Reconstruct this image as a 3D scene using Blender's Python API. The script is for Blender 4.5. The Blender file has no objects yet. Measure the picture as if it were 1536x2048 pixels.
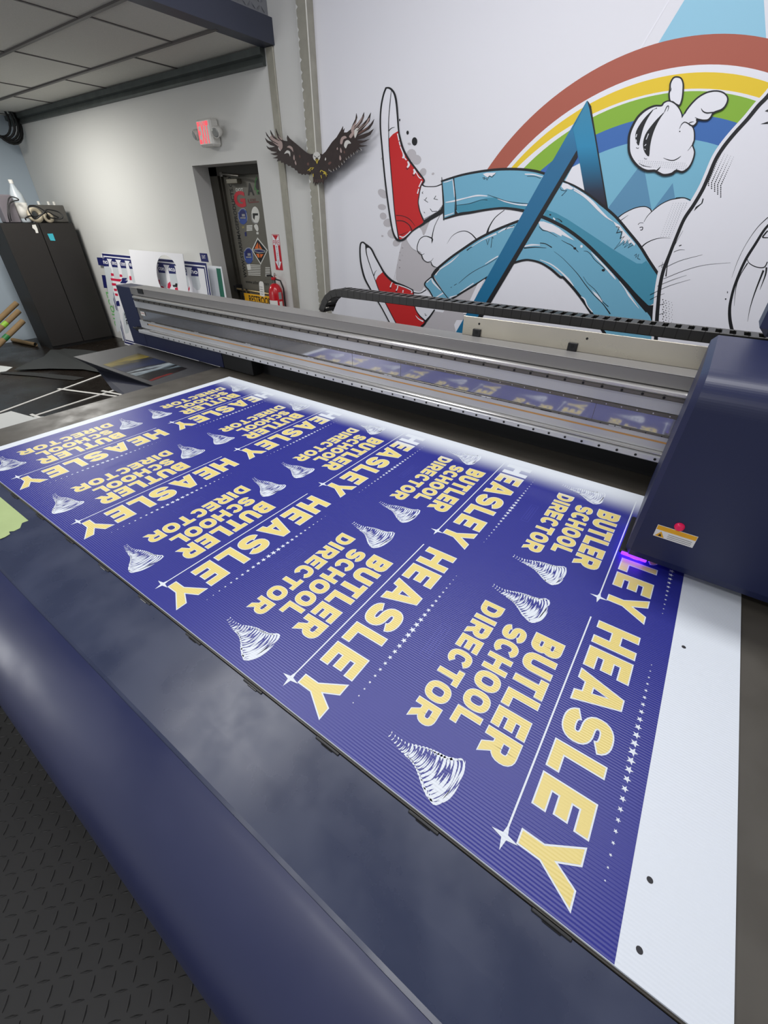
import bpy, math, random
from mathutils import Vector, Matrix
from mathutils.geometry import tessellate_polygon
random.seed(7)
C = bpy.context.scene.collection
PI = math.pi
HB = 0.88                     # height of the print bed above the floor

# ------------------------------------------------------------------ camera
RX = (0.81530635, -0.33706598, 0.47081003)
RY = (0.57900815, 0.46755289, -0.66794001)
RZ = (0.00501126, 0.81717858, 0.57636279)
EYE = Vector((2.13886, -0.25190, 0.76378 + HB))
FPX = 839.142
ROT = Matrix((RX, RY, RZ))
cam_data = bpy.data.cameras.new('camera')
cam = bpy.data.objects.new('camera', cam_data)
C.objects.link(cam)
cam.matrix_world = Matrix.Translation(EYE) @ ROT.to_4x4()
cam_data.sensor_fit = 'VERTICAL'
cam_data.sensor_height = 36.0
cam_data.lens = FPX / 2048.0 * 36.0
cam_data.clip_start = 0.02
bpy.context.scene.camera = cam

# ------------------------------------------------------------------ colour management, world, lights
vs = bpy.context.scene.view_settings
vs.view_transform = 'Standard'
vs.look = 'None'
vs.gamma = 1.0
vs.use_curve_mapping = False
vs.exposure = 0.0
world = bpy.data.worlds.new('world')
bpy.context.scene.world = world
world.use_nodes = True
world.node_tree.nodes['Background'].inputs[0].default_value = (0.96, 0.975, 1.0, 1)
world.node_tree.nodes['Background'].inputs[1].default_value = 0.50

def area(name, loc, size, power, color=(1, 1, 1), rot=(0, 0, 0), spread=None):
    d = bpy.data.lights.new(name, 'AREA')
    d.shape = 'RECTANGLE'
    d.size, d.size_y = size
    d.energy = power
    d.color = color
    if spread: d.spread = spread
    o = bpy.data.objects.new(name, d)
    C.objects.link(o)
    o.location = loc
    o.rotation_euler = rot
    return o
area('window_daylight', (-2.4, -3.0, HB + 0.85), (1.2, 1.5), 26, (0.97, 0.98, 1.0), (PI / 2, 0, -0.35))
COOL = (0.985, 0.985, 1.0)
area('ceiling_lamp_near_mural', (1.7, 1.5, HB + 2.75), (2.4, 0.35), 52, COOL)
area('ceiling_lamp_over_printer', (0.05, 0.6, HB + 2.75), (0.7, 1.5), 37, COOL)
area('ceiling_lamp_behind', (1.6, -1.9, HB + 2.75), (2.4, 0.35), 34, COOL)
area('drop_ceiling_lamp', (-4.5, 1.8, HB + 1.82), (1.15, 0.55), 56, (1.0, 0.98, 0.93))

# ------------------------------------------------------------------ helpers
def lin(c):
    return tuple((x / 12.92 if x <= 0.04045 else ((x + 0.055) / 1.055) ** 2.4) for x in c)
def rgb(r, g, b): return lin((r / 255, g / 255, b / 255))

MATS = {}
def mat(name, col, rough=0.5, metal=0.0, spec=0.5, noise=0.0, nscale=20, bump=0.0, bscale=200, emit=0.0, coat=0.0, rnoise=0.0):
    if name in MATS: return MATS[name]
    m = bpy.data.materials.new(name)
    m.use_nodes = True
    nt = m.node_tree
    b = nt.nodes['Principled BSDF']
    b.inputs['Base Color'].default_value = (*col, 1)
    b.inputs['Roughness'].default_value = rough
    b.inputs['Metallic'].default_value = metal
    b.inputs['Specular IOR Level'].default_value = spec
    if coat:
        b.inputs['Coat Weight'].default_value = coat
        b.inputs['Coat Roughness'].default_value = 0.12
    tc = nt.nodes.new('ShaderNodeTexCoord')
    if noise or rnoise:
        n = nt.nodes.new('ShaderNodeTexNoise')
        n.inputs['Scale'].default_value = nscale
        n.inputs['Detail'].default_value = 6
        nt.links.new(tc.outputs['Object'], n.inputs['Vector'])
        if noise:
            mx = nt.nodes.new('ShaderNodeMix'); mx.data_type = 'RGBA'
            mx.inputs['A'].default_value = (*[x * (1 - noise) for x in col], 1)
            mx.inputs['B'].default_value = (*[min(1, x * (1 + noise)) for x in col], 1)
            nt.links.new(n.outputs['Fac'], mx.inputs['Factor'])
            nt.links.new(mx.outputs['Result'], b.inputs['Base Color'])
        if rnoise:
            mr = nt.nodes.new('ShaderNodeMapRange')
            mr.inputs['From Min'].default_value = 0.35
            mr.inputs['From Max'].default_value = 0.65
            mr.inputs['To Min'].default_value = max(0, rough - rnoise)
            mr.inputs['To Max'].default_value = min(1, rough + rnoise)
            nt.links.new(n.outputs['Fac'], mr.inputs['Value'])
            nt.links.new(mr.outputs['Result'], b.inputs['Roughness'])
    if bump:
        n2 = nt.nodes.new('ShaderNodeTexNoise')
        n2.inputs['Scale'].default_value = bscale
        n2.inputs['Detail'].default_value = 4
        nt.links.new(tc.outputs['Object'], n2.inputs['Vector'])
        bp = nt.nodes.new('ShaderNodeBump')
        bp.inputs['Strength'].default_value = bump
        bp.inputs['Distance'].default_value = 0.002
        nt.links.new(n2.outputs['Fac'], bp.inputs['Height'])
        nt.links.new(bp.outputs['Normal'], b.inputs['Normal'])
    if emit:
        b.inputs['Emission Color'].default_value = (*col, 1)
        b.inputs['Emission Strength'].default_value = emit
    MATS[name] = m
    return m

def unproject(px, py):
    d = Vector(((px - 768) / FPX, -(py - 1024) / FPX, -1.0))
    return ROT @ d
def on_y(px, py, y):          # the point of the plane Y = y that is seen at that place of the photograph
    d = unproject(px, py); return EYE + d * ((y - EYE.y) / d.y)
def on_x(px, py, x):
    d = unproject(px, py); return EYE + d * ((x - EYE.x) / d.x)
def on_z(px, py, z):
    d = unproject(px, py); return EYE + d * ((z - EYE.z) / d.z)

class MB:
    """collects faces with materials; build() links them as one mesh object"""
    def __init__(s): s.v = []; s.f = []; s.m = []; s.mats = []; s.sm = []
    def mi(s, m):
        if m not in s.mats: s.mats.append(m)
        return s.mats.index(m)
    def add(s, vs, fs, m, smooth=False):
        o = len(s.v); k = s.mi(m)
        s.v += [tuple(v) for v in vs]
        for f in fs:
            s.f.append(tuple(o + i for i in f)); s.m.append(k); s.sm.append(smooth)
    def box(s, x0, x1, y0, y1, z0, z1, m):
        v = [(x, y, z) for z in (z0, z1) for y in (y0, y1) for x in (x0, x1)]
        s.add(v, [(0, 2, 3, 1), (4, 5, 7, 6), (0, 1, 5, 4), (2, 6, 7, 3), (0, 4, 6, 2), (1, 3, 7, 5)], m)
    def bbox(s, x0, x1, y0, y1, z0, z1, m, r=0.004):
        """box with chamfered vertical and top/bottom edges"""
        r = min(r, (x1 - x0) / 2.01, (y1 - y0) / 2.01, (z1 - z0) / 2.01)
        def ring(z, i):
            return [(x0 + r, y0 + i, z), (x1 - r, y0 + i, z), (x1 - i, y0 + r, z), (x1 - i, y1 - r, z),
                    (x1 - r, y1 - i, z), (x0 + r, y1 - i, z), (x0 + i, y1 - r, z), (x0 + i, y0 + r, z)]
        rs = ring(z0, r) + ring(z0 + r, 0) + ring(z1 - r, 0) + ring(z1, r)
        f = [tuple(range(7, -1, -1)), tuple(range(24, 32))]
        for a in range(3):
            for i in range(8):
                j = (i + 1) % 8
                f.append((a * 8 + i, a * 8 + j, a * 8 + 8 + j, a * 8 + 8 + i))
        s.add(rs, f, m)
    def extrude_x(s, prof, x0, x1, m, smooth=False, closed=True, caps=True):
        """profile of (y, z) points swept along x"""
        n = len(prof)
        v = [(x0, y, z) for y, z in prof] + [(x1, y, z) for y, z in prof]
        f = [(i, (i + 1) % n, n + (i + 1) % n, n + i) for i in range(n if closed else n - 1)]
        s.add(v, f, m, smooth)
        if closed and caps:
            s.add(v[:n], [tuple(range(n))], m); s.add(v[n:], [tuple(range(n - 1, -1, -1))], m)
    def frame(s, p, d):
        d = Vector(d).normalized()
        a = Vector((0, 0, 1)) if abs(d.z) < 0.9 else Vector((1, 0, 0))
        u = d.cross(a).normalized(); w = d.cross(u).normalized()
        return u, w
    def tube(s, pts, r, m, n=8, caps=True, smooth=True, closed=False):
        pts = [Vector(p) for p in pts]
        rr = r if isinstance(r, (list, tuple)) else [r] * len(pts)
        rings = []
        u = w = None
        N = len(pts)
        for i, p in enumerate(pts):
            if closed: d = pts[(i + 1) % N] - pts[i - 1]
            else: d = pts[min(i + 1, N - 1)] - pts[max(i - 1, 0)]
            d.normalize()
            if u is None: u, w = s.frame(p, d)
            else:
                u = (u - d * u.dot(d)).normalized(); w = d.cross(u)
            rings.append([p + (u * math.cos(2 * PI * k / n) + w * math.sin(2 * PI * k / n)) * rr[i] for k in range(n)])
        v = [q for R in rings for q in R]
        f = []
        for i in range(N if closed else N - 1):
            a = i * n; b = ((i + 1) % N) * n
            for k in range(n): f.append((a + k, a + (k + 1) % n, b + (k + 1) % n, b + k))
        s.add(v, f, m, smooth)
        if caps and not closed:
            s.add(rings[0], [tuple(range(n - 1, -1, -1))], m); s.add(rings[-1], [tuple(range(n))], m)
    def cyl(s, p, q, r, m, n=16): s.tube([p, q], r, m, n)
    def lathe(s, cx, cy, prof, m, n=24):
        """(radius, z) profile turned about a vertical axis"""
        v = [(cx + r * math.cos(2 * PI * k / n), cy + r * math.sin(2 * PI * k / n), z) for r, z in prof for k in range(n)]
        f = []
        for i in range(len(prof) - 1):
            for k in range(n):
                f.append((i * n + k, i * n + (k + 1) % n, (i + 1) * n + (k + 1) % n, (i + 1) * n + k))
        s.add(v, f, m, True)
    def build(s, name, parent=None):
        me = bpy.data.meshes.new(name)
        me.from_pydata(s.v, [], s.f)
        for m in s.mats: me.materials.append(m)
        for p, k, sm in zip(me.polygons, s.m, s.sm):
            p.material_index = k; p.use_smooth = sm
        me.update()
        o = bpy.data.objects.new(name, me)
        C.objects.link(o)
        if parent:
            o.parent = parent
            o.matrix_parent_inverse = parent.matrix_basis.inverted()
        return o

def tag(o, label, cat, group=None, kind=None):
    o['label'] = label; o['category'] = cat
    if group: o['group'] = group
    if kind: o['kind'] = kind
    return o
def thing(name, label, cat, loc=(0, 0, 0), group=None):
    o = bpy.data.objects.new(name, None); C.objects.link(o)
    o.empty_display_size = 0.1
    o.location = loc
    return tag(o, label, cat, group)
def struct(o, label, cat):
    return tag(o, label, cat, kind='structure')

# ---- flat artwork: closed shapes and strokes laid on a plane
def catmull(pts, n=6, closed=False):
    P = [Vector(p) for p in pts]; N = len(P); out = []
    for i in range(N if closed else N - 1):
        if closed: a, b, c, d = P[i - 1], P[i], P[(i + 1) % N], P[(i + 2) % N]
        else: a, b, c, d = P[max(i - 1, 0)], P[i], P[i + 1], P[min(i + 2, N - 1)]
        for k in range(n):
            t = k / n
            out.append(0.5 * ((2 * b) + (c - a) * t + (2 * a - 5 * b + 4 * c - d) * t * t + (3 * b - a - 3 * c + d) * t ** 3))
    if not closed: out.append(P[-1])
    return out
def ribbon(pts, w, closed=False, ext=0.0):
    """left and right borders of a stroke; w is a number or a list of widths"""
    P = [Vector(p[:2]) for p in pts]; N = len(P)
    if ext and not closed:
        P[0] = P[0] + (P[0] - P[1]).normalized() * ext
        P[-1] = P[-1] + (P[-1] - P[-2]).normalized() * ext
    Lf, Rt = [], []
    for i in range(N):
        wi = w[min(int(i * len(w) / N), len(w) - 1)] if isinstance(w, (list, tuple)) else w
        if closed: d1 = (P[i] - P[i - 1]); d2 = (P[(i + 1) % N] - P[i])
        else: d1 = P[i] - P[max(i - 1, 0)]; d2 = P[min(i + 1, N - 1)] - P[i]
        if d1.length < 1e-12: d1 = d2
        if d2.length < 1e-12: d2 = d1
        d1 = d1.normalized(); d2 = d2.normalized()
        t = d1 + d2
        t = t.normalized() if t.length > 1e-6 else d1
        nrm = Vector((-t.y, t.x))
        k = max(0.5, nrm.dot(Vector((-d1.y, d1.x))))
        Lf.append(P[i] + nrm * wi / 2 / k); Rt.append(P[i] - nrm * wi / 2 / k)
    return Lf, Rt
class Art:
    """draws on a plane: place(a, b, lift) gives the 3D point"""
    def __init__(s, place, step=0.0003):
        s.mb = MB(); s.step = step; s.n = 0
        s.place = lambda a, b, l: place(a, b, l + (s.n % 8) * step * 0.1)   # no two neighbouring pieces share one plane
    def poly(s, pts, m, layer, smooth=0):
        s.n += 1
        if smooth: pts = catmull(pts, smooth, True)
        P = [Vector((p[0], p[1], 0)) for p in pts]
        tri = tessellate_polygon([P])
        v = [s.place(p.x, p.y, layer * s.step) for p in P]
        out = []
        for t in tri:
            a, b, c = (Vector(v[i]) for i in t)
            out.append(t)
        s.mb.add(v, out, m)
    def line(s, pts, w, m, layer, smooth=6, closed=False):
        s.n += 1
        if smooth: pts = catmull(pts, smooth, closed)
        if isinstance(w, (list, tuple)):       # interpolate the widths along the stroke
            N = len(pts); ws = []
            for i in range(N):
                t = i / max(1, N - 1) * (len(w) - 1); k = min(int(t), len(w) - 2)
                ws.append(w[k] + (w[k + 1] - w[k]) * (t - k))
            w = ws
        L, R = ribbon(pts, w, closed)
        n = len(L)
        v = [s.place(p.x, p.y, layer * s.step) for p in L] + [s.place(p.x, p.y, layer * s.step) for p in R]
        s.mb.add(v, [(i, (i + 1) % n, n + (i + 1) % n, n + i) for i in range(n if closed else n - 1)], m)
    def ell(s, cx, cy, rx, ry, m, layer, n=20, rot=0.0):
        pts = []
        for k in range(n):
            a = 2 * PI * k / n; x, y = rx * math.cos(a), ry * math.sin(a)
            pts.append((cx + x * math.cos(rot) - y * math.sin(rot), cy + x * math.sin(rot) + y * math.cos(rot)))
        s.poly(pts, m, layer)

_text_cache = {}
def text_mesh(txt, bold=0.0):
    """outlines of a word in the built-in font, scaled to a unit box"""
    key = (txt, bold)
    if key in _text_cache: return _text_cache[key]
    cu = bpy.data.curves.new('lettering', 'FONT'); cu.body = txt; cu.offset = bold; cu.resolution_u = 3
    ob = bpy.data.objects.new('lettering', cu); C.objects.link(ob)
    dg = bpy.context.evaluated_depsgraph_get()
    me = ob.evaluated_get(dg).to_mesh()
    vs_ = [(v.co.x, v.co.y) for v in me.vertices]; fs_ = [tuple(p.vertices) for p in me.polygons]
    ob.evaluated_get(dg).to_mesh_clear()
    bpy.data.objects.remove(ob); bpy.data.curves.remove(cu)
    x0 = min(v[0] for v in vs_); x1 = max(v[0] for v in vs_); y0 = min(v[1] for v in vs_); y1 = max(v[1] for v in vs_)
    vs_ = [((x - x0) / (x1 - x0), (y - y0) / (y1 - y0)) for x, y in vs_]
    _text_cache[key] = (vs_, fs_)
    return vs_, fs_
def put_text(art, txt, o, u, w, m, layer, bold=0.0):
    """o: lower left corner, u: vector along the line, w: vector up"""
    v, f = text_mesh(txt, bold)
    art.mb.add([art.place(o[0] + a * u[0] + b * w[0], o[1] + a * u[1] + b * w[1], layer * art.step) for a, b in v], f, m)

# ------------------------------------------------------------------ materials
PAINT = mat('grey_wall_paint', rgb(216, 216, 212), 0.75, bump=0.06, bscale=90)
PAINT_W = mat('white_wall_paint', rgb(234, 234, 240), 0.7, bump=0.06, bscale=90)
PAINT_L = mat('blue_grey_wall_paint', rgb(188, 202, 214), 0.75, bump=0.06, bscale=90)
FLOOR = mat('polished_dark_concrete', rgb(28, 23, 19), 0.28, spec=0.22, noise=0.5, nscale=3, rnoise=0.08)
TILE = mat('ceiling_tile', rgb(222, 220, 212), 0.9, noise=0.12, nscale=160, bump=0.5, bscale=160)
TBAR = mat('ceiling_grid', rgb(92, 88, 86), 0.5)
STEEL_G = mat('weathered_grey_steel', rgb(92, 98, 96), 0.5, 0.4, noise=0.35, nscale=7)
BEAM = mat('navy_beam_paint', rgb(58, 62, 78), 0.5)
GALV = mat('galvanized_steel', rgb(166, 163, 150), 0.5, 0.3, noise=0.22, nscale=14)
TREAD = mat('tread_plate', rgb(150, 152, 158), 0.4, 0.6)
NAVY = mat('navy_plastic', rgb(37, 43, 78), 0.36, noise=0.10, nscale=6, rnoise=0.07)
SHELF = mat('scuffed_navy_plastic', rgb(50, 57, 80), 0.31, noise=0.2, nscale=8, rnoise=0.09)
NAVY_D = mat('navy_shell', rgb(28, 35, 70), 0.4)
BED = mat('dark_bed', rgb(78, 74, 67), 0.42, noise=0.15, nscale=10, rnoise=0.1)
BLACK = mat('black_plastic', rgb(20, 20, 22), 0.45)
BLACK_M = mat('matte_black', rgb(12, 13, 14), 0.7)
ALU = mat('brushed_aluminium', rgb(205, 206, 208), 0.34, 0.35, noise=0.08, nscale=5, rnoise=0.06)
ALU_G = mat('grey_anodised', rgb(136, 134, 132), 0.42, 0.3)
RAIL = mat('polished_rail', rgb(220, 218, 214), 0.2, 0.75)
RAIL_D = mat('dark_rail', rgb(120, 116, 110), 0.32, 0.8)
MIRROR = mat('mirror_strip', rgb(190, 190, 194), 0.06, 0.75, noise=0.06, nscale=8)
PLATE = mat('stainless_plate', rgb(204, 198, 182), 0.33, 0.7, noise=0.10, nscale=6, rnoise=0.08)
ORANGE = mat('orange_belt', rgb(200, 148, 86), 0.5)
CORO = mat('white_corrugated_plastic', rgb(236, 240, 245), 0.42)
WHITE = mat('white_vinyl', rgb(238, 238, 242), 0.5)
INK = mat('mural_black', rgb(20, 21, 26), 0.5)
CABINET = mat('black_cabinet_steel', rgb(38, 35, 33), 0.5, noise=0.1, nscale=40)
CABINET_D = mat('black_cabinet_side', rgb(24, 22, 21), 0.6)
RED = mat('red_enamel', rgb(196, 22, 34), 0.25, coat=0.4)
RED_P = mat('red_print', rgb(190, 22, 40), 0.5)
CARD = mat('cardboard', rgb(146, 120, 84), 0.8, noise=0.12, nscale=12)
WHITE_P = mat('white_plastic', rgb(232, 230, 224), 0.4)
NAVY_P = mat('navy_print', rgb(26, 32, 96), 0.5)
GREY_P = mat('pale_grey_print', rgb(208, 214, 218), 0.5)

# ------------------------------------------------------------------ the room
WY = 3.15                     # wall with the door and the mural
DX0, DX1, DZ = -2.70, -1.71, HB + 1.175
b = MB(); b.box(-6.7, 4.6, -3.2, 3.6, -0.1, 0, FLOOR)
struct(b.build('floor'), 'polished dark concrete floor', 'floor')
b = MB()
H2 = HB + 3.0
def wall_rect(x0, x1, z0, z1, m): b.box(x0, x1, WY, WY + 0.36, z0, z1, m)
wall_rect(-6.7, DX0, 0, H2, PAINT)
wall_rect(DX0, DX1, DZ, H2, PAINT)
wall_rect(DX1, -0.92, 0, H2, PAINT)
wall_rect(-0.92, 4.6, 0, H2, PAINT_W)
struct(b.build('wall_back'), 'pale grey painted wall with the doorway and the mural', 'wall')
b = MB(); b.box(-6.75, -6.62, -3.2, WY - 0.001, 0, H2, PAINT_L)
struct(b.build('wall_left'), 'blue grey side wall behind the black cabinet', 'wall')
b = MB(); b.box(4.6, 4.75, -3.2, WY + 0.36, 0, H2, PAINT_W)
struct(b.build('wall_right'), 'white side wall', 'wall')

# suspended tile ceiling on the left, navy beam and tread plate at its edge
CZ = HB + 1.86
b = MB()
b.box(-6.62, -1.40, -3.2, WY - 0.001, CZ, CZ + 0.02, TILE)
rows = [2.68 - 0.645 * k for k in range(9)]
for y in rows: b.box(-6.62, -1.42, y - 0.014, y + 0.014, CZ - 0.012, CZ, TBAR)
edges = [WY - 0.03] + rows
for i in range(len(edges) - 1):
    y1, y0 = edges[i], edges[i + 1]
    offs = (-2.58, -3.25, -2.05)[i % 3]
    k = -8
    while k < 9:
        x = offs + k * 1.29
        if -6.55 < x < -1.5: b.box(x - 0.009, x + 0.009, y0, y1, CZ - 0.006, CZ, TBAR)
        k += 1
struct(b.build('ceiling'), 'low suspended ceiling of grey tiles in a metal grid', 'ceiling')
b = MB(); b.box(-1.40, 4.6, -3.2, WY + 0.36, H2, H2 + 0.1, PAINT_W)
struct(b.build('ceiling'), 'high white ceiling over the printer', 'ceiling')
b = MB(); b.box(-1.46, -1.33, -3.2, WY - 0.002, CZ - 0.01, CZ + 0.135, BEAM)
struct(b.build('trim_1'), 'dark navy beam along the edge of the tiled ceiling', 'beam')
b = MB(); b.box(-1.44, -1.37, -3.2, WY - 0.002, CZ + 0.135, H2, TREAD)
for i in range(26):
    for j in range(5):
        y = WY - 0.05 - i * 0.045; z = CZ + 0.17 + j * 0.045
        d = 0.014 if (i + j) % 2 else -0.014
        b.tube([(-1.368, y - 0.014, z - d), (-1.366, y, z), (-1.368, y + 0.014, z + d)], [0.001, 0.004, 0.001], TREAD, 5, caps=False)
struct(b.build('trim_2'), 'diamond tread plate above the navy beam', 'trim')
b = MB()
b.extrude_x([(WY, CZ - 0.11), (WY - 0.035, CZ - 0.11), (WY - 0.035, CZ - 0.095), (WY - 0.02, CZ - 0.06), (WY - 0.05, CZ - 0.05), (WY - 0.05, CZ - 0.008), (WY, CZ - 0.008)], -6.62, -1.45, STEEL_G)
struct(b.build('trim_3'), 'weathered steel channel under the tiled ceiling', 'trim')
b = MB(); b.bbox(-1.425, -1.345, WY - 0.014, WY, 0, CZ - 0.012, GALV, 0.003)
struct(b.build('trim_4'), 'galvanized steel strip on the wall right of the door', 'trim')
b = MB(); b.bbox(-1.005, -0.905, WY - 0.075, WY, 0, H2, GALV, 0.003)
b.bbox(-0.911, -0.9035, WY - 0.0775, WY - 0.070, 0, H2, mat('bright_steel_edge', rgb(222, 220, 210), 0.4, 0.2), 0.001)
for i in range(60):
    z = 0.6 + i * 0.055 + random.uniform(-.01, .01)
    b.add([(-1.004, WY - 0.0765, z), (-1.004 + random.uniform(.008, .022), WY - 0.0765, z + 0.014), (-1.004, WY - 0.0765, z + 0.032)], [(0, 1, 2)], PAINT)
struct(b.build('trim_5'), 'galvanized steel column left of the mural', 'trim')

# ------------------------------------------------------------------ door with stickers
SY = 3.385
FRAME = mat('bronze_frame', rgb(66, 63, 56), 0.45, 0.3, noise=0.1)
SLAB = mat('bronze_door', rgb(112, 109, 99), 0.4, 0.2)
DBLACK = mat('door_black_print', rgb(18, 18, 18), 0.5)
DWHITE = mat('door_white_print', rgb(222, 222, 216), 0.5)
DBLUE = mat('door_blue_print', rgb(52, 78, 150), 0.5)
DGREY = mat('door_grey_print', rgb(150, 150, 150), 0.5)
DORANGE = mat('door_orange_print', rgb(226, 112, 48), 0.5)
DRED = mat('door_red_print', rgb(190, 26, 44), 0.5)
DMAROON = mat('door_maroon_print', rgb(112, 56, 52), 0.5)
DGREEN = mat('door_green_print', rgb(64, 120, 60), 0.5)
door = thing('door_1', 'bronze exit door covered in stickers inside the deep recess', 'door', (DX0, SY, 0))
door['kind'] = 'structure'
b = MB()
b.box(DX0 + 0.001, DX0 + 0.13, 3.34, 3.46, 0, DZ - 0.001, FRAME)
b.box(DX0 + 0.001, DX1 - 0.001, 3.34, 3.46, DZ - 0.075, DZ - 0.001, FRAME)
b.box(DX0 + 0.15, DX0 + 0.17, 3.355, 3.40, 0, DZ - 0.075, FRAME)
b.build('door_frame', door)
b = MB(); b.box(DX0 + 0.13, DX1 - 0.001, SY, SY + 0.045, 0.005, DZ - 0.075, SLAB)
b.build('door_slab', door)
dart = Art(lambda px, py, l: on_y(px, py, SY - 0.0008 - l), 0.0004)
# vertical lettering, laid on the door plane
wart = Art(lambda x, z, l: Vector((x, SY - 0.0008 - l, z)), 0.0004)
put_text(wart, 'WWW.STARRIMAGEPRODUCTS.COM', (-2.405, HB + 0.165), (0, 0.97), (-0.055, 0), DBLACK, 1, 0.02)
for nm, pos, w, h, m, bd in (('G', (471, 415), 22, 33, DRED, 0.04), ('A', (496, 391), 13, 25, DBLACK, 0.03), ('DOT', (472.5, 383.0), 14.5, 6.5, DWHITE, 0.02)):
    p0 = on_y(pos[0], pos[1], SY); p1 = on_y(pos[0] + w, pos[1], SY); p2 = on_y(pos[0], pos[1] - h, SY)
    put_text(wart, nm, (p0.x, p0.z), (p1.x - p0.x, 0), (0, p2.z - p0.z), m, 3, bd)
p0 = on_y(492, 566, SY); put_text(wart, 'www.schneiderorr', (p0.x, p0.z), (0.40, 0), (0, 0.036), DBLACK, 2, 0.0)
p0 = on_y(496, 404.5, SY); put_text(wart, '& SONS', (p0.x, p0.z), (0.13, 0), (0, 0.03), DMAROON, 2, 0.0)
p0 = on_y(497, 406.5, SY); dart.poly([(497, 404.5), (517, 402.5), (518, 404.6), (498, 406.6)], DMAROON, 2)
dart.poly([(510, 360), (513, 352), (516, 362), (519, 389), (514, 389), (512, 380), (508, 380)], DGREEN, 1)
dart.poly([(512, 362), (516, 356), (518, 380), (514, 380), (511, 374)], DBLACK, 2)
dart.poly([(515, 384), (518, 383), (519, 389), (516, 388)], DBLACK, 2)
for cx, cy in ((485.5, 432.5), (497, 511)):              # two round blue badges
    dart.ell(cx, cy, 9.5, 16.5, DBLUE, 2, 24, -0.08)
    dart.line([(cx - 8.5, cy - 8), (cx - 4, cy - 14), (cx + 2, cy - 15.5), (cx + 6, cy - 12)], 1.6, DGREY, 3)
    dart.line([(cx - 9, cy - 5), (cx - 8.6, cy + 4), (cx - 6, cy + 9)], 1.3, DGREY, 3)
    dart.line([(cx + 7, cy - 7), (cx + 9.2, cy + 1), (cx + 9, cy + 9)], 1.3, DGREY, 3)
    dart.ell(cx - 0.5, cy - 3.5, 6.5, 9.5, NAVY_P, 3, 20)
    dart.poly([(cx - 2, cy - 4.5), (cx + 4, cy - 4.5), (cx + 4.6, cy + 0.4), (cx - 1.6, cy + 0.4)], DGREY, 4)
    dart.poly([(cx - 5, cy + 2), (cx + 5.4, cy + 2), (cx + 6, cy + 4.6), (cx - 4.6, cy + 4.6)], DGREY, 4)
dart.ell(511, 430, 8.0, 17, DWHITE, 2, 24, -0.1)
dart.line([(503, 428), (504, 440), (509, 446), (516, 446)], 2, DGREY, 3)
dart.poly([(505, 426.5), (516, 426.5), (516, 431), (510, 431), (509, 440), (506, 436)], DBLACK, 3)
dart.poly([(508, 452), (511, 448.5), (515, 450), (517, 458), (515, 463), (511, 459)], DWHITE, 2, 3)
dart.poly([(512.5, 464.5), (517, 464), (517.3, 468.5), (513.2, 468.5)], DWHITE, 2)
for i in range(4):
    y = 451 + i * 3; dart.poly([(493, y), (504.5, y - 1), (505, y + 0.9), (493.4, y + 1.9)], DWHITE, 2)
dart.poly([(489, 465), (492.5, 463), (493.5, 472), (490, 472.5)], NAVY_P, 2)
dart.poly([(484, 453), (488, 452.5), (488.5, 456), (484.5, 457)], mat('faded_yellow_print', rgb(150, 140, 84), 0.5), 1)
dart.poly([(515.0, 474.8), (535.5, 500.5), (521.5, 529.5), (503.2, 500)], DWHITE, 2)
dart.poly([(515.3, 478.5), (533.3, 501), (521.3, 526), (505.3, 500.3)], DBLACK, 3)
dart.poly([(515.6, 484), (524.5, 498.5), (509.0, 497.0)], DORANGE, 4)
dart.poly([(512.0, 507.5), (527.0, 508.5), (522, 515.5), (516, 515.0)], DORANGE, 4)
dart.line([(516, 483), (520.7, 520)], 1.6, DBLACK, 5, 0)
dart.poly([(506, 498.5), (518, 496.8), (531.5, 501), (530.5, 505), (518, 506.8), (507, 503)], DGREY, 6)
dart.poly([(509, 500.7), (518, 499.7), (528.5, 502), (528, 503.8), (518, 504.3), (509.4, 502.6)], NAVY_P, 7)
for i in range(7):
    y = 529 + i * 3.3; a = 494 + i * 0.4 + (6.5 if i < 3 else 0)
    dart.poly([(a, y), (521, y + 1.0), (521.3, y + 2.4), (a + 0.2, y + 1.5)], DWHITE, 2)
    if i > 0: dart.poly([(530.5, y + 2), (540, y + 2.4), (540.3, y + 4), (530.8, y + 3.6)], DWHITE, 2)
dart.poly([(493, 529), (500, 528), (502, 538), (495, 540)], DWHITE, 2)
dart.mb.v += [tuple(v) for v in wart.mb.v][:0]
o1 = dart.mb
base = len(o1.v)
for m in wart.mb.mats: o1.mi(m)
for f, k in zip(wart.mb.f, wart.mb.m):
    o1.f.append(tuple(base + i for i in f)); o1.m.append(o1.mats.index(wart.mb.mats[k])); o1.sm.append(False)
o1.v += wart.mb.v
o1.build('stickers', door)
b = MB()                                               # door closer
b.bbox(-2.42, -2.25, SY - 0.06, SY - 0.002, HB + 1.03, HB + 1.07, mat('closer_body', rgb(120, 116, 104), 0.4, 0.5))
b.tube([(-2.48, SY - 0.05, HB + 1.115), (-2.17, SY - 0.09, HB + 1.085)], 0.011, RAIL_D)
b.bbox(-2.51, -2.47, SY - 0.06, SY - 0.01, HB + 1.09, HB + 1.13, RAIL_D)
b.build('door_closer', door)
b = MB()
b.tube([(-2.53, 3.30, HB + 0.052), (-1.76, 3.30, HB + 0.036)], 0.011, mat('brass_bar', rgb(170, 150, 110), 0.35, 0.7))
b.bbox(-2.555, -2.515, 3.285, SY - 0.002, HB + 0.02, HB + 0.09, BLACK)
b.bbox(-1.79, -1.75, 3.285, SY - 0.002, HB + 0.01, HB + 0.07, BLACK)
b.build('push_bar', door)
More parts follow.
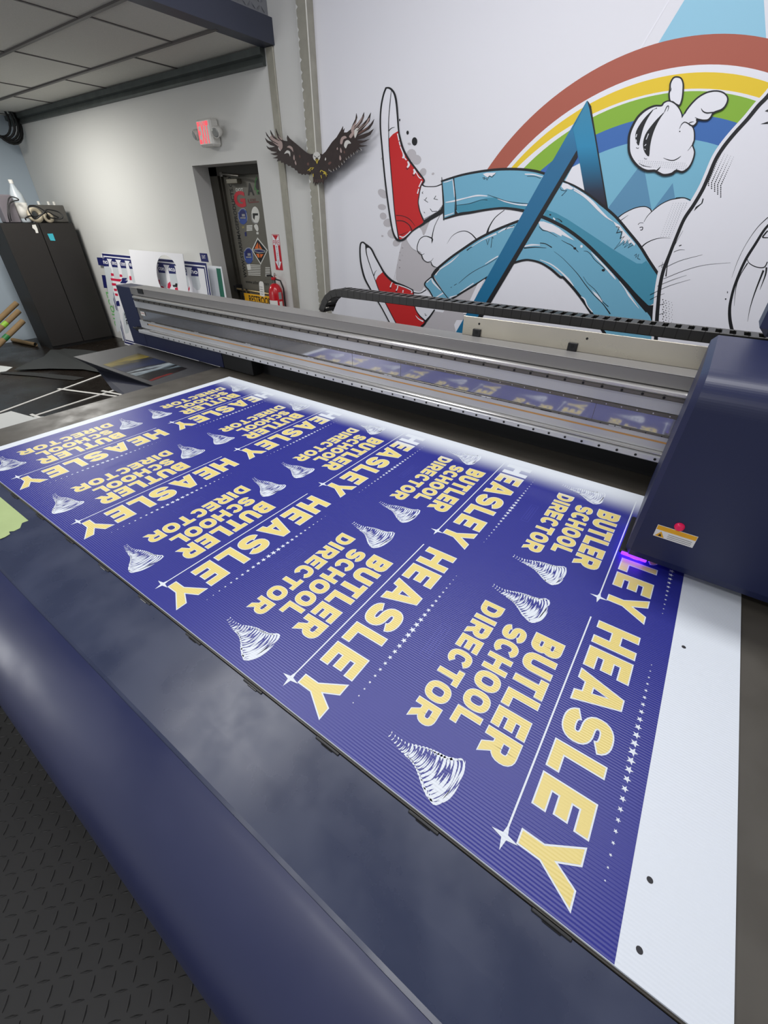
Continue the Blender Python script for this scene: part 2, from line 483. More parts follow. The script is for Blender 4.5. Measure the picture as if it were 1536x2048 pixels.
# yellow sign on the push bar
rs = thing('restroom_sign', 'yellow sign reading RESTROOMS hanging from the door push bar', 'sign', (-2.1, 3.28, HB - 0.2))
SGY = 3.272
YEL = mat('yellow_sign', rgb(232, 170, 24), 0.45)
b = MB(); b.bbox(-2.37, -1.80, SGY, SGY + 0.006, HB - 0.20, HB + 0.022, YEL, 0.002)
a = Art(lambda x, z, l: Vector((x, SGY - 0.0006 - l, z)))
r0 = on_y(499.5, 604, SGY); r1 = on_y(549, 611, SGY); r2 = on_y(497.5, 590, SGY)
put_text(a, 'RESTROOMS', (r0.x, r0.z), (r1.x - r0.x, 0), (0, r2.z - r0.z), DBLACK, 1, 0.02)
bb = a.mb
base = len(b.v)
for f, k in zip(bb.f, bb.m): b.f.append(tuple(base + i for i in f)); b.m.append(b.mi(bb.mats[k])); b.sm.append(False)
b.v += bb.v
b.build('sign_plate', rs)
for x in (-2.40, -2.33):
    b = MB(); b.tube([(x + 0.012 * math.cos(t), 3.295 + 0.0165 * math.cos(t * 2), HB + 0.01 + 0.055 * math.sin(t)) for t in [k * PI / 8 for k in range(16)]], 0.006, BLACK, 6, closed=True)
    b.build('hanging_strap', rs)

# ------------------------------------------------------------------ exit sign
ex = thing('exit_sign', 'white emergency exit sign with red letters and two lamp heads above the door', 'sign', (-2.27, WY, HB + 1.3))
b = MB(); b.bbox(-2.375, -2.165, WY - 0.10, WY - 0.001, HB + 1.295, HB + 1.49, WHITE_P, 0.015)
b.build('housing', ex)
a = Art(lambda x, z, l: Vector((x, WY - 0.1006 - l, z)))
EXR = mat('lit_red_letters', rgb(250, 40, 66), 0.4, emit=0.75)
for ch_, x_, w_ in (('E', -2.358, 0.036), ('X', -2.314, 0.046), ('I', -2.261, 0.012), ('T', -2.241, 0.044)):
    put_text(a, ch_, (x_, HB + 1.315), (w_, 0), (0, 0.155), EXR, 1, 0.03 if ch_ != 'I' else 0.0)
a.mb.build('letters', ex)
GL = mat('lamp_lens', rgb(168, 170, 166), 0.2, 0.2)
for x, sg in ((-2.415, -1), (-2.115, 1)):
    b = MB()
    c = Vector((x, WY - 0.07, HB + 1.392))
    d = Vector((0.25 * sg, -0.9, -0.3)).normalized()
    b.tube([c - d * 0.035, c - d * 0.03, c + d * 0.02, c + d * 0.035], [0.02, 0.036, 0.042, 0.04], WHITE_P, 16)
    b.tube([c + d * 0.0352, c + d * 0.041], [0.035, 0.026], GL, 16)
    b.cyl(c - d * 0.02, Vector((-2.27 + 0.1 * sg, WY - 0.05, HB + 1.392)), 0.014, WHITE_P, 8)
    b.build('lamp_head', ex)

# ------------------------------------------------------------------ fire sign and extinguisher
fa = Art(lambda x, z, l: Vector((x, WY - 0.0022 - l, z)))
X0, Z0 = -1.634, HB + 0.308
fa.mb.box(X0, X0 + 0.102, WY - 0.002, WY - 0.0002, Z0, Z0 + 0.304, RED_P)
fa.poly([(X0 + 0.004, Z0 + 0.300), (X0 + 0.098, Z0 + 0.300), (X0 + 0.098, Z0 + 0.215), (X0 + 0.004, Z0 + 0.215)], WHITE, 1)
fa.poly([(X0 + 0.01, Z0 + 0.298), (X0 + 0.092, Z0 + 0.298), (X0 + 0.051, Z0 + 0.255)], RED_P, 2)
put_text(fa, 'FIRE', (X0 + 0.010, Z0 + 0.219), (0.082, 0), (0, 0.036), RED_P, 2, 0.012)
fa.poly([(X0 + 0.030, Z0 + 0.214), (X0 + 0.072, Z0 + 0.214), (X0 + 0.072, Z0 + 0.075), (X0 + 0.094, Z0 + 0.075), (X0 + 0.051, Z0 + 0.008), (X0 + 0.008, Z0 + 0.075), (X0 + 0.030, Z0 + 0.075)], WHITE, 1)
for i, ch in enumerate('EXTINGUISHER'):
    put_text(fa, ch, (X0 + (0.0435 if ch != 'I' else 0.049), Z0 + 0.196 - i * 0.0145), (0.015 if ch != 'I' else 0.004, 0), (0, 0.0115), DBLACK, 2, 0.01)
tag(fa.mb.build('fire_sign'), 'red and white fire extinguisher arrow sign right of the door', 'sign')
fe = thing('fire_extinguisher', 'red fire extinguisher with white label and paper tag on the wall right of the door', 'fire extinguisher', (-1.59, WY - 0.08, HB - 0.3))
cx, cy = -1.59, WY - 0.085
b = MB(); b.lathe(cx, cy, [(0.0, HB - 0.34), (0.068, HB - 0.335), (0.072, HB - 0.32), (0.072, HB + 0.10), (0.066, HB + 0.145), (0.045, HB + 0.18), (0.022, HB + 0.195), (0.0, HB + 0.196)], RED, 28); b.build('cylinder', fe)
b = MB()
n = 16
for (t0, t1, z0, z1, m) in ((-2.3, -0.62, HB - 0.2, HB + 0.045, WHITE_P), (-0.35, 0.15, HB + 0.055, HB + 0.12, DGREY), (-0.35, 0.15, HB - 0.03, HB + 0.035, DWHITE)):
    v = []
    for k in range(n + 1):
        t = t0 + (t1 - t0) * k / n
        v += [(cx + 0.0728 * math.cos(t), cy + 0.0728 * math.sin(t), z0), (cx + 0.0728 * math.cos(t), cy + 0.0728 * math.sin(t), z1)]
    b.add(v, [(2 * k, 2 * k + 2, 2 * k + 3, 2 * k + 1) for k in range(n)], m, True)
for i in range(5):
    v = []
    for k in range(n + 1):
        t = -2.0 + 0.8 * k / n
        v += [(cx + 0.0733 * math.cos(t), cy + 0.0733 * math.sin(t), HB - 0.12 + i * 0.028), (cx + 0.0733 * math.cos(t), cy + 0.0733 * math.sin(t), HB - 0.112 + i * 0.028)]
    b.add(v, [(2 * k, 2 * k + 2, 2 * k + 3, 2 * k + 1) for k in range(n)], DGREY, True)
b.build('label_band', fe)
b = MB()
b.cyl((cx, cy, HB + 0.19), (cx, cy, HB + 0.235), 0.017, RAIL_D)
b.bbox(cx - 0.02, cx + 0.02, cy - 0.02, cy + 0.02, HB + 0.225, HB + 0.25, RED)
b.build('valve', fe)
b = MB()
b.tube([(cx + 0.01, cy, HB + 0.24), (cx - 0.04, cy - 0.01, HB + 0.265), (cx - 0.075, cy - 0.02, HB + 0.262)], 0.009, BLACK)
b.tube([(cx + 0.01, cy, HB + 0.25), (cx + 0.03, cy - 0.01, HB + 0.285), (cx + 0.055, cy - 0.02, HB + 0.27)], 0.008, RAIL)
b.build('handle', fe)
b = MB()
b.tube([(cx + 0.02, cy, HB + 0.235), (cx + 0.06, cy + 0.03, HB + 0.22), (cx + 0.075, cy + 0.045, HB + 0.15), (cx + 0.075, cy + 0.045, HB - 0.1), (cx + 0.075, cy + 0.045, HB - 0.25)], 0.008, BLACK)
b.build('hose', fe)
b = MB()
b.add([(cx - 0.150, cy - 0.085, HB + 0.078), (cx - 0.078, cy - 0.085, HB + 0.073), (cx - 0.072, cy - 0.08, HB + 0.195), (cx - 0.088, cy - 0.078, HB + 0.212), (cx - 0.126, cy - 0.078, HB + 0.212), (cx - 0.143, cy - 0.08, HB + 0.195)], [(0, 1, 2, 3, 4, 5)], WHITE_P)
for i in range(4):
    z = HB + 0.095 + i * 0.022
    b.add([(cx - 0.136, cy - 0.0862, z), (cx - 0.092, cy - 0.0862, z), (cx - 0.092, cy - 0.0856, z + 0.004), (cx - 0.136, cy - 0.0856, z + 0.004)], [(0, 1, 2, 3)], DGREY)
b.tube([(cx - 0.107, cy - 0.079, HB + 0.205), (cx - 0.06, cy - 0.05, HB + 0.225), (cx - 0.02, cy - 0.01, HB + 0.23)], 0.0015, RAIL_D, 5)
b.build('inspection_tag', fe)

# ------------------------------------------------------------------ eagle cut-out
EY = WY - 0.09
def zv(x0, y0, s): return lambda pts: [(x0 + x / s, y0 + y / s) for x, y in pts]
ZE = zv(520, 210, 6.4)
ea = Art(lambda px, py, l: on_y(px, py, EY - l), 0.0004)
EDARK = mat('eagle_dark_brown', rgb(50, 38, 36), 0.5, noise=0.35, nscale=30)
EMID = mat('eagle_brown', rgb(104, 74, 66), 0.5)
EPALE = mat('eagle_pale_feather', rgb(176, 154, 148), 0.5)
EWHITE = mat('eagle_white', rgb(214, 212, 206), 0.5)
EYEL = mat('eagle_yellow', rgb(220, 196, 70), 0.5)
sil = ZE([(680, 625), (640, 632), (600, 612), (560, 580), (510, 538), (460, 495), (410, 455), (370, 420), (350, 388), (343, 420), (350, 462), (300, 455), (260, 420), (225, 365), (200, 300), (203, 345), (222, 400), (238, 440), (200, 420), (160, 375), (130, 320), (135, 360), (160, 415), (165, 440), (110, 405), (70, 345), (85, 395), (125, 440), (150, 470), (100, 455), (62, 420), (85, 475), (130, 512), (190, 532), (150, 542), (110, 545), (80, 520), (100, 560), (150, 592), (220, 602), (180, 618), (130, 622), (180, 642), (230, 647), (200, 667), (160, 680), (230, 687), (215, 722), (265, 712), (270, 740), (300, 735), (310, 760), (345, 755), (360, 780), (395, 778), (400, 800), (440, 812), (450, 835), (475, 840), (490, 875), (525, 880), (535, 895), (560, 880), (575, 898), (600, 880), (615, 892), (640, 870), (660, 872), (678, 905), (680, 960), (678, 1005), (698, 975), (702, 1035), (722, 985), (738, 1018), (752, 975), (768, 1005), (785, 975), (812, 1012), (822, 960), (850, 948), (870, 910), (862, 865), (885, 868), (892, 850), (915, 862), (925, 838), (950, 850), (960, 820), (985, 832), (990, 795), (1020, 805), (1030, 765), (1055, 770), (1060, 730), (1085, 740), (1090, 700), (1112, 705), (1120, 668), (1145, 685), (1150, 640), (1175, 660), (1180, 612), (1208, 638), (1215, 590), (1250, 612), (1240, 565), (1300, 585), (1255, 545), (1380, 518), (1300, 514), (1262, 500), (1340, 470), (1410, 432), (1330, 455), (1232, 448), (1330, 425), (1410, 380), (1453, 305), (1390, 350), (1310, 378), (1242, 398), (1300, 365), (1400, 305), (1442, 240), (1460, 180), (1415, 240), (1360, 295), (1285, 345), (1340, 275), (1400, 205), (1418, 95), (1385, 165), (1325, 230), (1245, 300), (1305, 220), (1330, 150), (1330, 92), (1305, 150), (1255, 222), (1195, 288), (1228, 220), (1242, 160), (1232, 105), (1220, 180), (1185, 250), (1160, 312), (1112, 350), (1070, 352), (1080, 298), (1058, 325), (1060, 272), (1028, 332), (980, 412), (920, 475), (880, 535), (840, 595), (800, 632), (765, 622)])
ea.poly(sil, EDARK, 0)
n0 = len(sil)
vf = [on_y(px, py, EY) for px, py in sil]
ea.mb.add(vf + [v + Vector((0, 0.004, 0)) for v in vf], [(i, (i + 1) % n0, n0 + (i + 1) % n0, n0 + i) for i in range(n0)] , EDARK)
ea.mb.add([v + Vector((0, 0.004, 0)) for v in vf], [t for t in tessellate_polygon([[Vector((p[0], p[1], 0)) for p in sil]])], EDARK)
for p, m in (([(1165, 300), (1225, 215), (1240, 160), (1232, 230), (1200, 300), (1250, 235), (1300, 160), (1325, 130), (1310, 210), (1250, 290), (1190, 380)], EPALE),
             ([(1250, 300), (1340, 230), (1400, 160), (1380, 225), (1310, 290), (1240, 350), (1215, 420), (1200, 360)], EPALE),
             ([(1255, 360), (1330, 310), (1400, 265), (1350, 320), (1270, 370)], EMID),
             ([(1140, 400), (1180, 350), (1195, 380), (1165, 425)], EPALE),
             ([(1210, 310), (1260, 300), (1250, 350), (1215, 425)], EWHITE),
             ([(120, 430), (160, 380), (200, 430), (250, 430), (280, 470), (290, 540), (260, 580), (230, 530), (180, 490)], EPALE),
             ([(200, 430), (240, 440), (270, 500), (240, 520), (210, 470)], EMID),
             ([(240, 520), (270, 540), (260, 590), (235, 560)], EWHITE),
             ([(205, 310), (230, 380), (285, 440), (270, 445), (225, 400)], EPALE),
             ([(310, 625), (345, 580), (385, 600), (385, 660), (370, 625), (345, 615)], EWHITE),
             ([(345, 540), (375, 520), (415, 545), (425, 600), (400, 570), (375, 550)], EPALE),
             ([(1025, 490), (1040, 420), (1085, 395), (1110, 420), (1070, 440), (1050, 500)], EPALE),
             ([(1075, 520), (1090, 465), (1130, 450), (1165, 490), (1125, 500), (1100, 555)], EWHITE),
             ([(425, 680), (435, 635), (445, 680), (440, 710)], EPALE), ([(445, 740), (452, 710), (466, 750), (460, 770)], EPALE),
             ([(1015, 690), (1022, 640), (1040, 680), (1030, 710)], EPALE), ([(1025, 590), (1030, 545), (1048, 590), (1040, 615)], EPALE),
             ([(830, 700), (838, 670), (846, 690), (838, 712)], EWHITE), ([(870, 750), (890, 725), (915, 735), (890, 765)], EMID),
             ([(980, 560), (992, 540), (998, 565), (988, 575)], EPALE), ([(600, 750), (620, 735), (630, 765), (610, 775)], EMID),
             ([(500, 650), (512, 640), (518, 668), (508, 675)], EMID), ([(1070, 600), (1080, 580), (1090, 610), (1080, 620)], EMID)):
    ea.poly(ZE(p), m, 2, 3)
for tx, ty in ((892, 850), (915, 862), (950, 850), (985, 832), (1020, 805), (1055, 770), (1085, 740), (1112, 705), (1145, 685), (1175, 660), (1208, 638), (1250, 612), (1300, 585)):
    ea.line(ZE([(tx - 14, ty - 32), (tx - 3, ty - 4)]), [0.3, 1.0], EWHITE, 2, 0)        # pale feather tips
for q_ in ([(75, 350), (130, 440), (230, 500)], [(70, 430), (140, 505), (240, 535)], [(95, 530), (160, 585), (250, 600)], [(140, 335), (170, 410), (250, 460)], [(205, 310), (240, 420), (300, 480)], [(1410, 110), (1340, 240), (1240, 330)], [(1325, 110), (1290, 220), (1200, 320)]):
    ea.line(ZE(q_), [0.4, 2.2, 1.2], EDARK, 5)
for i in range(6):
    x = 690 + i * 22; ea.line(ZE([(x, 950), (x + 3, 990)]), [0.6, 0.9], EMID, 2, 0)
ea.ell(*ZE([(725, 658)])[0], 48 / 6.4, 60 / 6.4, EWHITE, 3)
ea.poly(ZE([(690, 640), (705, 605), (730, 600), (760, 625), (765, 660), (740, 645), (722, 655), (705, 650)]), EWHITE, 4, 3)
ea.line(ZE([(690, 650), (708, 662), (718, 672)]), 1.0, EDARK, 5); ea.line(ZE([(764, 650), (748, 660), (738, 672)]), 1.0, EDARK, 5)
ea.poly(ZE([(714, 680), (728, 668), (742, 682), (748, 700), (730, 752), (706, 700)]), EDARK, 4)
ea.line(ZE([(706, 690), (730, 750), (748, 692)]), 1.1, EYEL, 5, 0); ea.line(ZE([(728, 690), (730, 745)]), 0.8, EYEL, 5, 0)
for st in ([(610, 840), (640, 815), (645, 800)], [(640, 850), (642, 812), (680, 800)], [(660, 830), (690, 800)], [(680, 880), (682, 920)], [(770, 860), (780, 838), (800, 842)], [(800, 842), (830, 870), (862, 890)], [(810, 880), (835, 880), (850, 915)], [(780, 900), (790, 940)], [(820, 850), (850, 870)]):
    ea.line(ZE(st), [1.5, 0.8], EYEL, 5, 3)
eagle = ea.mb.build('eagle_cutout')
tag(eagle, 'flat cut-out print of a bald eagle with spread wings on the steel column', 'wall decoration')
for i in (0, 1):
    pass

# ------------------------------------------------------------------ mural
MB_Y = WY - 0.0004
mu = Art(lambda px, py, l: on_y(px, py, MB_Y - l), 0.00035)
wm = Art(lambda x, z, l: Vector((x, MB_Y - l, z + HB)), 0.00035)
M_BROWN = mat('mural_brick_red', rgb(176, 92, 74), 0.55)
M_YEL = mat('mural_yellow', rgb(240, 206, 46), 0.55)
M_GRN = mat('mural_green', rgb(140, 186, 56), 0.55)
M_BLU = mat('mural_blue', rgb(62, 112, 184), 0.55)
M_SKY = mat('mural_sky', rgb(126, 190, 216), 0.55)
M_SHAFT = mat('mural_pale_sky', rgb(150, 204, 228), 0.55)
M_SPK = mat('mural_slate_blue', rgb(96, 150, 186), 0.55)
M_JEAN = mat('mural_denim', rgb(116, 180, 208), 0.55)
M_JEAN2 = mat('mural_denim_dark', rgb(70, 148, 176), 0.55)
M_RED = mat('mural_shoe_red', rgb(206, 34, 36), 0.55)
M_W = mat('mural_white', rgb(240, 240, 247), 0.55)
M_GR = mat('mural_splatter_grey', rgb(196, 192, 196), 0.6)
M_GD = mat('mural_halftone_grey', rgb(170, 174, 184), 0.6)
def grad_mat(name, stops, z0, z1):
    """printed colour run along the height of the letter"""
    m = bpy.data.materials.new(name); m.use_nodes = True; nt = m.node_tree
    tc = nt.nodes.new('ShaderNodeTexCoord'); sp = nt.nodes.new('ShaderNodeSeparateXYZ'); mr = nt.nodes.new('ShaderNodeMapRange'); cr = nt.nodes.new('ShaderNodeValToRGB')
    nt.links.new(tc.outputs['Object'], sp.inputs[0]); nt.links.new(sp.outputs['Z'], mr.inputs['Value'])
    mr.inputs['From Min'].default_value = z0; mr.inputs['From Max'].default_value = z1
    nt.links.new(mr.outputs['Result'], cr.inputs['Fac'])
    while len(cr.color_ramp.elements) < len(stops): cr.color_ramp.elements.new(0.5)
    for e, (p, c) in zip(cr.color_ramp.elements, stops): e.position = p; e.color = (*c, 1)
    bs = nt.nodes['Principled BSDF']; bs.inputs['Roughness'].default_value = 0.55
    nt.links.new(cr.outputs['Color'], bs.inputs['Base Color'])
    return m
zt = on_y(1174, 201, WY).z; zb = on_y(1215, 418, WY).z
M_A1 = grad_mat('mural_letter_blue', [(0, rgb(18, 112, 156)), (0.75, rgb(44, 112, 156)), (0.9, rgb(50, 130, 176)), (1, rgb(62, 140, 172))], zt - 0.95, zt)
M_A2 = grad_mat('mural_letter_blue_to_black', [(0, rgb(40, 20, 26)), (0.18, rgb(38, 52, 74)), (0.42, rgb(30, 112, 152)), (0.6, rgb(44, 142, 186)), (1, rgb(58, 140, 176))], zb, zt)

Z1 = zv(700, 160, 6.025); Z2 = zv(700, 460, 5.9077); Z3 = zv(860, 300, 5.4857); Z4 = zv(1080, 180, 5.9077)
Z5 = zv(1240, 140, 6.4); Z6 = zv(860, 420, 5.9077); Z7 = zv(1080, 380, 5.4857); Z8 = zv(1300, 160, 4.0975); Z9 = zv(1180, 0, 4.3146)
# pale sky shaft and grey splatters
mu.poly(Z9([(1120, -480), (1480, -480), (1500, 0), (1525, 420), (560, 420), (815, 0)]), M_SHAFT, 1)
mu.poly(Z9([(690, 0), (1010, -480)][::-1]) + Z9([(690, 0), (430, 440), (415, 440), (676, 0)]), M_W, 1)
mu.poly(Z2([(625, 130), (760, 80), (960, 150), (1000, 200), (960, 330), (950, 400), (1020, 450), (890, 640), (830, 730), (700, 690), (560, 610), (545, 500), (570, 330), (600, 200)]), M_GR, 1, 3)
mu.poly(Z1([(740, 1830), (880, 1730), (960, 1690), (1090, 1600), (1020, 1750), (990, 1900), (800, 1940), (640, 1990), (690, 1900)]), M_GR, 1, 3)
mu.poly(Z2([(900, 1080), (1000, 960), (1180, 985), (1310, 1000), (1260, 1060), (1230, 1120), (1250, 1200), (1240, 1400), (820, 1400), (850, 1140)]), M_GR, 10)
mu.poly(Z6([(250, 1055), (400, 960), (590, 865), (470, 1075), (440, 1300), (100, 1300)]), M_GR, 10)
for cx, cy, rx, ry in ((395, 1370, 45, 70), (385, 1530, 35, 50), (400, 1640, 45, 40), (460, 1720, 50, 60), (520, 1850, 60, 70), (560, 1960, 40, 50), (740, 900, 70, 60), (800, 960, 60, 60), (880, 1110, 40, 50), (850, 1830, 60, 60), (940, 1740, 40, 50), (1000, 1130, 14, 18), (715, 770, 15, 22), (400, 940, 16, 30), (390, 1880, 14, 12)):
    mu.ell(*Z1([(cx, cy)])[0], rx / 6.025, ry / 6.025, M_GR, 1, 12, cx)
for r in range(26):                                    # halftone column
    for q in range(3):
        p = Z2([(618 - r * 4 + q * 18, 140 + r * 18)])[0]
        mu.ell(p[0], p[1], 0.8, 1.1, M_GR, 1, 6)
# rainbow: each band a disc over the larger one
for k, ((cx, cz), R, m) in enumerate((((1.572, 0.249), 1.258, M_BROWN), ((1.592, 0.193), 1.2075, M_W), ((1.590, 0.185), 1.1885, M_YEL), ((1.587, 0.072), 1.242, M_W), ((1.591, 0.161), 1.144, M_GRN), ((1.590, 0.149), 1.068, M_BLU), ((1.589, 0.152), 0.970, M_SKY))):
    wm.poly([(cx + R * math.cos(t), cz + R * math.sin(t)) for t in [PI * j / 90 for j in range(91)]], m, 2 + k)
# slate spikes under the arch
mu.poly(Z4([(1190, 880), (800, 1400), (940, 1540), (1320, 1425), (1235, 950)]), M_SPK, 9)
mu.poly(Z8([(186, 845), (15, 1075), (120, 1090), (210, 1000)]), M_SPK, 9)
# white ground under the arch and behind the legs
mu.poly(Z3([(0, 400), (110, 500), (250, 500), (500, 470), (900, 420), (1250, 420)]) + Z4([(290, 1085), (380, 910), (470, 868), (530, 1190), (760, 1420), (930, 1560), (1500, 1900), (1500, 3500)]) + [(700, 780), (800, 640), (880, 600), (900, 450)], M_W, 9)
mu.poly(Z6([(60, 80), (120, 40), (400, 60), (900, 20), (1000, 100), (690, 330), (400, 480), (110, 690), (10, 620), (-60, 600), (-110, 500), (-160, 480), (-220, 440), (-280, 330), (-250, 240), (-150, 200), (-100, 240), (-70, 300), (0, 130)]), M_W, 10, 4)
cl = INK
mu.line(Z2([(965, 160), (975, 110), (940, 85), (880, 75), (825, 110), (795, 190), (800, 250), (840, 290), (880, 280)]), [0.3, 3, 1.6, 1.6, 1.6, 1.6, 0.6], cl, 11)
mu.line(Z2([(845, 290), (860, 340), (910, 378), (960, 365), (985, 330)]), [2.2, 1.6, 1.2, 0.3], cl, 11)
mu.line(Z2([(955, 375), (975, 420), (1030, 445)]), [1.6, 1.6, 1.2], cl, 11)
mu.line(Z1([(985, 1970), (990, 1890), (1020, 1760), (1090, 1620)]), [0.3, 2.0, 1.2, 0.8], cl, 11)
mu.line(Z6([(200, 400), (260, 310), (340, 260), (420, 250), (490, 285), (550, 350)]), [0.2, 1.0, 1.4, 1.8, 2.6], cl, 11)
mu.line(Z6([(675, 280), (700, 200), (770, 90), (880, 0)]), [5, 2.4, 1.6, 1.2], cl, 11)
# cloud bank on the right, behind the figure
mu.poly(Z7([(860, 310), (930, 250), (1050, 195), (1150, 180), (1215, 210), (1240, 225), (1330, 150), (1430, 105), (1536, 90)]) + Z8([(280, 968), (340, 1000), (300, 1200), (100, 1640), (0, 1600)]) + Z7([(1310, 950), (1100, 640)]), M_W, 10)
mu.line(Z7([(840, 315), (930, 250), (1050, 195), (1150, 182), (1205, 205), (1225, 235)]), [1.8, 1.8, 1.8, 2.4], cl, 11)
mu.line(Z7([(1140, 350), (1180, 285), (1240, 225), (1330, 155), (1430, 108), (1536, 88)]) + Z8([(215, 968), (280, 966), (330, 985), (352, 1010)]), [0.8, 1.6, 2.0, 2.4, 1.6], cl, 11)
mu.line(Z7([(1110, 630), (1170, 580), (1260, 540), (1350, 525), (1440, 530)]), [2.6, 1.8, 1.2, 0.3], cl, 11)
mu.line(Z7([(1075, 380), (1100, 360), (1135, 362)]), 1.0, cl, 11); mu.line(Z7([(1092, 412), (1125, 408), (1122, 435), (1100, 440)]), 1.6, cl, 11)
mu.line(Z7([(870, 345), (920, 310), (970, 275)]), [1.5, 1.0, 0.3], cl, 11)
for r in range(18):
    for q in range(8):
        x = 130 + q * 22 - r * 6 + 60; y = 1010 + r * 16
        if x < 330 - (y - 1010) * 0.55 and x > 70: mu.ell(*Z8([(x, y)])[0], 0.7 + q * 0.09, 0.7 + q * 0.09, M_GD, 11, 6)
# the letter: right limb goes behind the upper leg
mu.poly(Z4([(555, 125), (600, 190), (805, 1420), (700, 1340), (525, 1190), (470, 870), (385, 450)]), M_A2, 12)
mu.poly(Z4([(557, 125), (572, 140), (604, 190), (640, 420), (808, 1420), (790, 1405), (640, 520), (585, 230)]), INK, 13)
# legs
leg1 = Z3([(135, 340), (255, 300), (400, 262), (600, 228), (800, 210), (1000, 212), (1150, 230), (1265, 262)]) + Z4([(130, 1030), (290, 1080), (400, 1130), (520, 1200), (620, 1270), (720, 1350), (820, 1430), (920, 1525)]) + Z7([(860, 330), (980, 470), (1100, 620), (1200, 780), (1312, 950), (1290, 1100), (1262, 1235), (1200, 1268), (1130, 1240), (1050, 1175), (950, 1050), (840, 930), (700, 780), (560, 640), (420, 520), (280, 420), (150, 350), (35, 295)]) + Z3([(1200, 720), (1030, 668), (900, 645), (780, 640), (620, 655), (450, 685), (320, 702), (150, 765)])
mu.poly(leg1, M_JEAN, 14)
mu.poly(Z7([(70, 215), (180, 255), (300, 320), (430, 405), (560, 490), (680, 570), (800, 650), (950, 740), (1060, 805), (1120, 808), (1165, 775), (1312, 950), (1290, 1100), (1262, 1235), (1200, 1268), (1130, 1240), (950, 1050), (840, 930), (700, 780), (560, 640), (420, 520), (280, 420), (150, 350), (35, 295)]), M_JEAN2, 15)
mu.poly(Z3([(280, 605), (420, 588), (540, 548), (620, 525), (720, 520), (850, 578), (970, 600), (1080, 612), (1035, 668), (900, 645), (780, 640), (620, 655), (450, 685), (320, 692), (285, 660)]), M_JEAN2, 15)
mu.line(Z3([(120, 345), (255, 300), (400, 262), (600, 228), (800, 210), (1000, 212), (1150, 230), (1265, 262)]), [3.4, 4.2, 4.6, 5.2, 5.2, 5.2], INK, 17)
mu.line(Z3([(160, 755), (320, 705), (450, 685), (620, 655), (780, 638), (900, 645), (1035, 668)]), [3, 6, 4.6, 4.2, 5, 6], INK, 17)
mu.line(Z4([(270, 1075), (400, 1130), (520, 1200), (620, 1270), (720, 1350), (820, 1430), (920, 1525)]) + Z7([(980, 470), (1100, 620), (1200, 780), (1318, 955)]), [3.6, 4.8, 5.6, 6, 6], INK, 17)
mu.line(Z7([(-30, 275), (35, 298), (150, 350), (280, 420), (420, 520), (560, 640), (700, 780), (840, 930), (950, 1050), (1060, 1180), (1190, 1320)]), [7, 7, 7, 7, 7, 7.5, 9, 14], INK, 17)
mu.poly(Z7([(1060, 1150), (1130, 1225), (1195, 1268), (1250, 1262), (1280, 1180), (1330, 950), (1340, 960), (1300, 1200), (1300, 1700), (1480, 1900), (1400, 2000), (1210, 1390), (1090, 1230)]), INK, 17)
mu.line(Z3([(285, 660), (280, 520), (268, 400), (258, 300)]), [3, 2.2, 1.8, 2.4], INK, 18)
mu.poly(Z3([(268, 560), (275, 650), (310, 700), (270, 710)]), INK, 18)
mu.line(Z3([(150, 765), (142, 560), (130, 345)]), [2.4, 1.8, 1.8], INK, 18)
mu.line(Z3([(250, 330), (262, 420), (268, 520)]), [1.4, 2.6, 0.8], M_W, 18); mu.line(Z3([(150, 355), (190, 345), (250, 325)]), [1.4, 2, 1], M_W, 18)
mu.line(Z3([(170, 575), (260, 560), (400, 525), (520, 500), (630, 505)]), [1.6, 3.4, 2.2, 3.2, 1.6], M_W, 18)
mu.line(Z3([(740, 535), (830, 568), (960, 598), (1070, 605)]), [0.6, 2.2, 2.2, 3.6], M_W, 18)
mu.line(Z3([(630, 490), (720, 520), (860, 565), (1075, 590)]), [0.4, 0.9, 0.9, 1.2], INK, 18)
mu.line(Z3([(290, 605), (430, 588), (560, 548), (630, 548)]), [0.5, 0.9, 0.5, 0.9], INK, 18)
mu.line(Z3([(160, 725), (220, 705), (260, 690)]), [2.4, 1.6, 1.4], M_W, 18)
mu.poly(Z3([(580, 262), (620, 250), (720, 248), (715, 270), (690, 275), (680, 290), (650, 280), (635, 300), (610, 290)]), M_W, 18)
mu.line(Z3([(575, 305), (600, 300), (590, 320), (620, 310), (625, 328), (650, 285), (680, 298), (720, 255)]), 0.8, INK, 19, 0)
mu.line(Z3([(1040, 265), (1130, 268), (1200, 285), (1250, 300)]), [2.2, 2.6, 2, 1], M_W, 18); mu.line(Z3([(1065, 288), (1150, 290), (1215, 312)]), 0.8, INK, 18)
mu.line(Z7([(370, 0), (470, 60), (560, 135), (640, 215), (720, 290), (800, 345)]), [2, 3, 4, 4.5, 3.2, 1.2], M_W, 18)
mu.poly(Z7([(800, 340), (870, 385), (930, 460), (985, 520), (1045, 590), (1035, 615), (1000, 575), (975, 590), (960, 540), (930, 590), (920, 545), (880, 590), (895, 520), (905, 470), (870, 430), (835, 400)]), M_W, 18)
mu.line(Z7([(835, 400), (870, 410), (840, 470), (900, 455), (880, 530), (925, 510), (815, 650), (935, 560), (910, 605), (985, 545), (925, 630), (1000, 580), (965, 635), (1020, 600)]), [1.2, 1.6, 1.2, 1], INK, 19, 0)
mu.line(Z7([(1035, 720), (1060, 700), (1050, 740), (1085, 705), (1070, 750), (1100, 762)]), 0.8, INK, 19, 0)
mu.line(Z7([(1290, 975), (1275, 1080), (1260, 1250)]), [3.6, 4, 2.5], M_W, 18)
mu.ell(*Z7([(112, 272)])[0], 2, 1.4, INK, 18, 8); mu.line(Z7([(170, 310), (210, 322), (240, 350)]), [0.4, 1, 2.4], INK, 18); mu.line(Z7([(145, 305), (165, 328)]), 2.4, M_W, 18, 0)
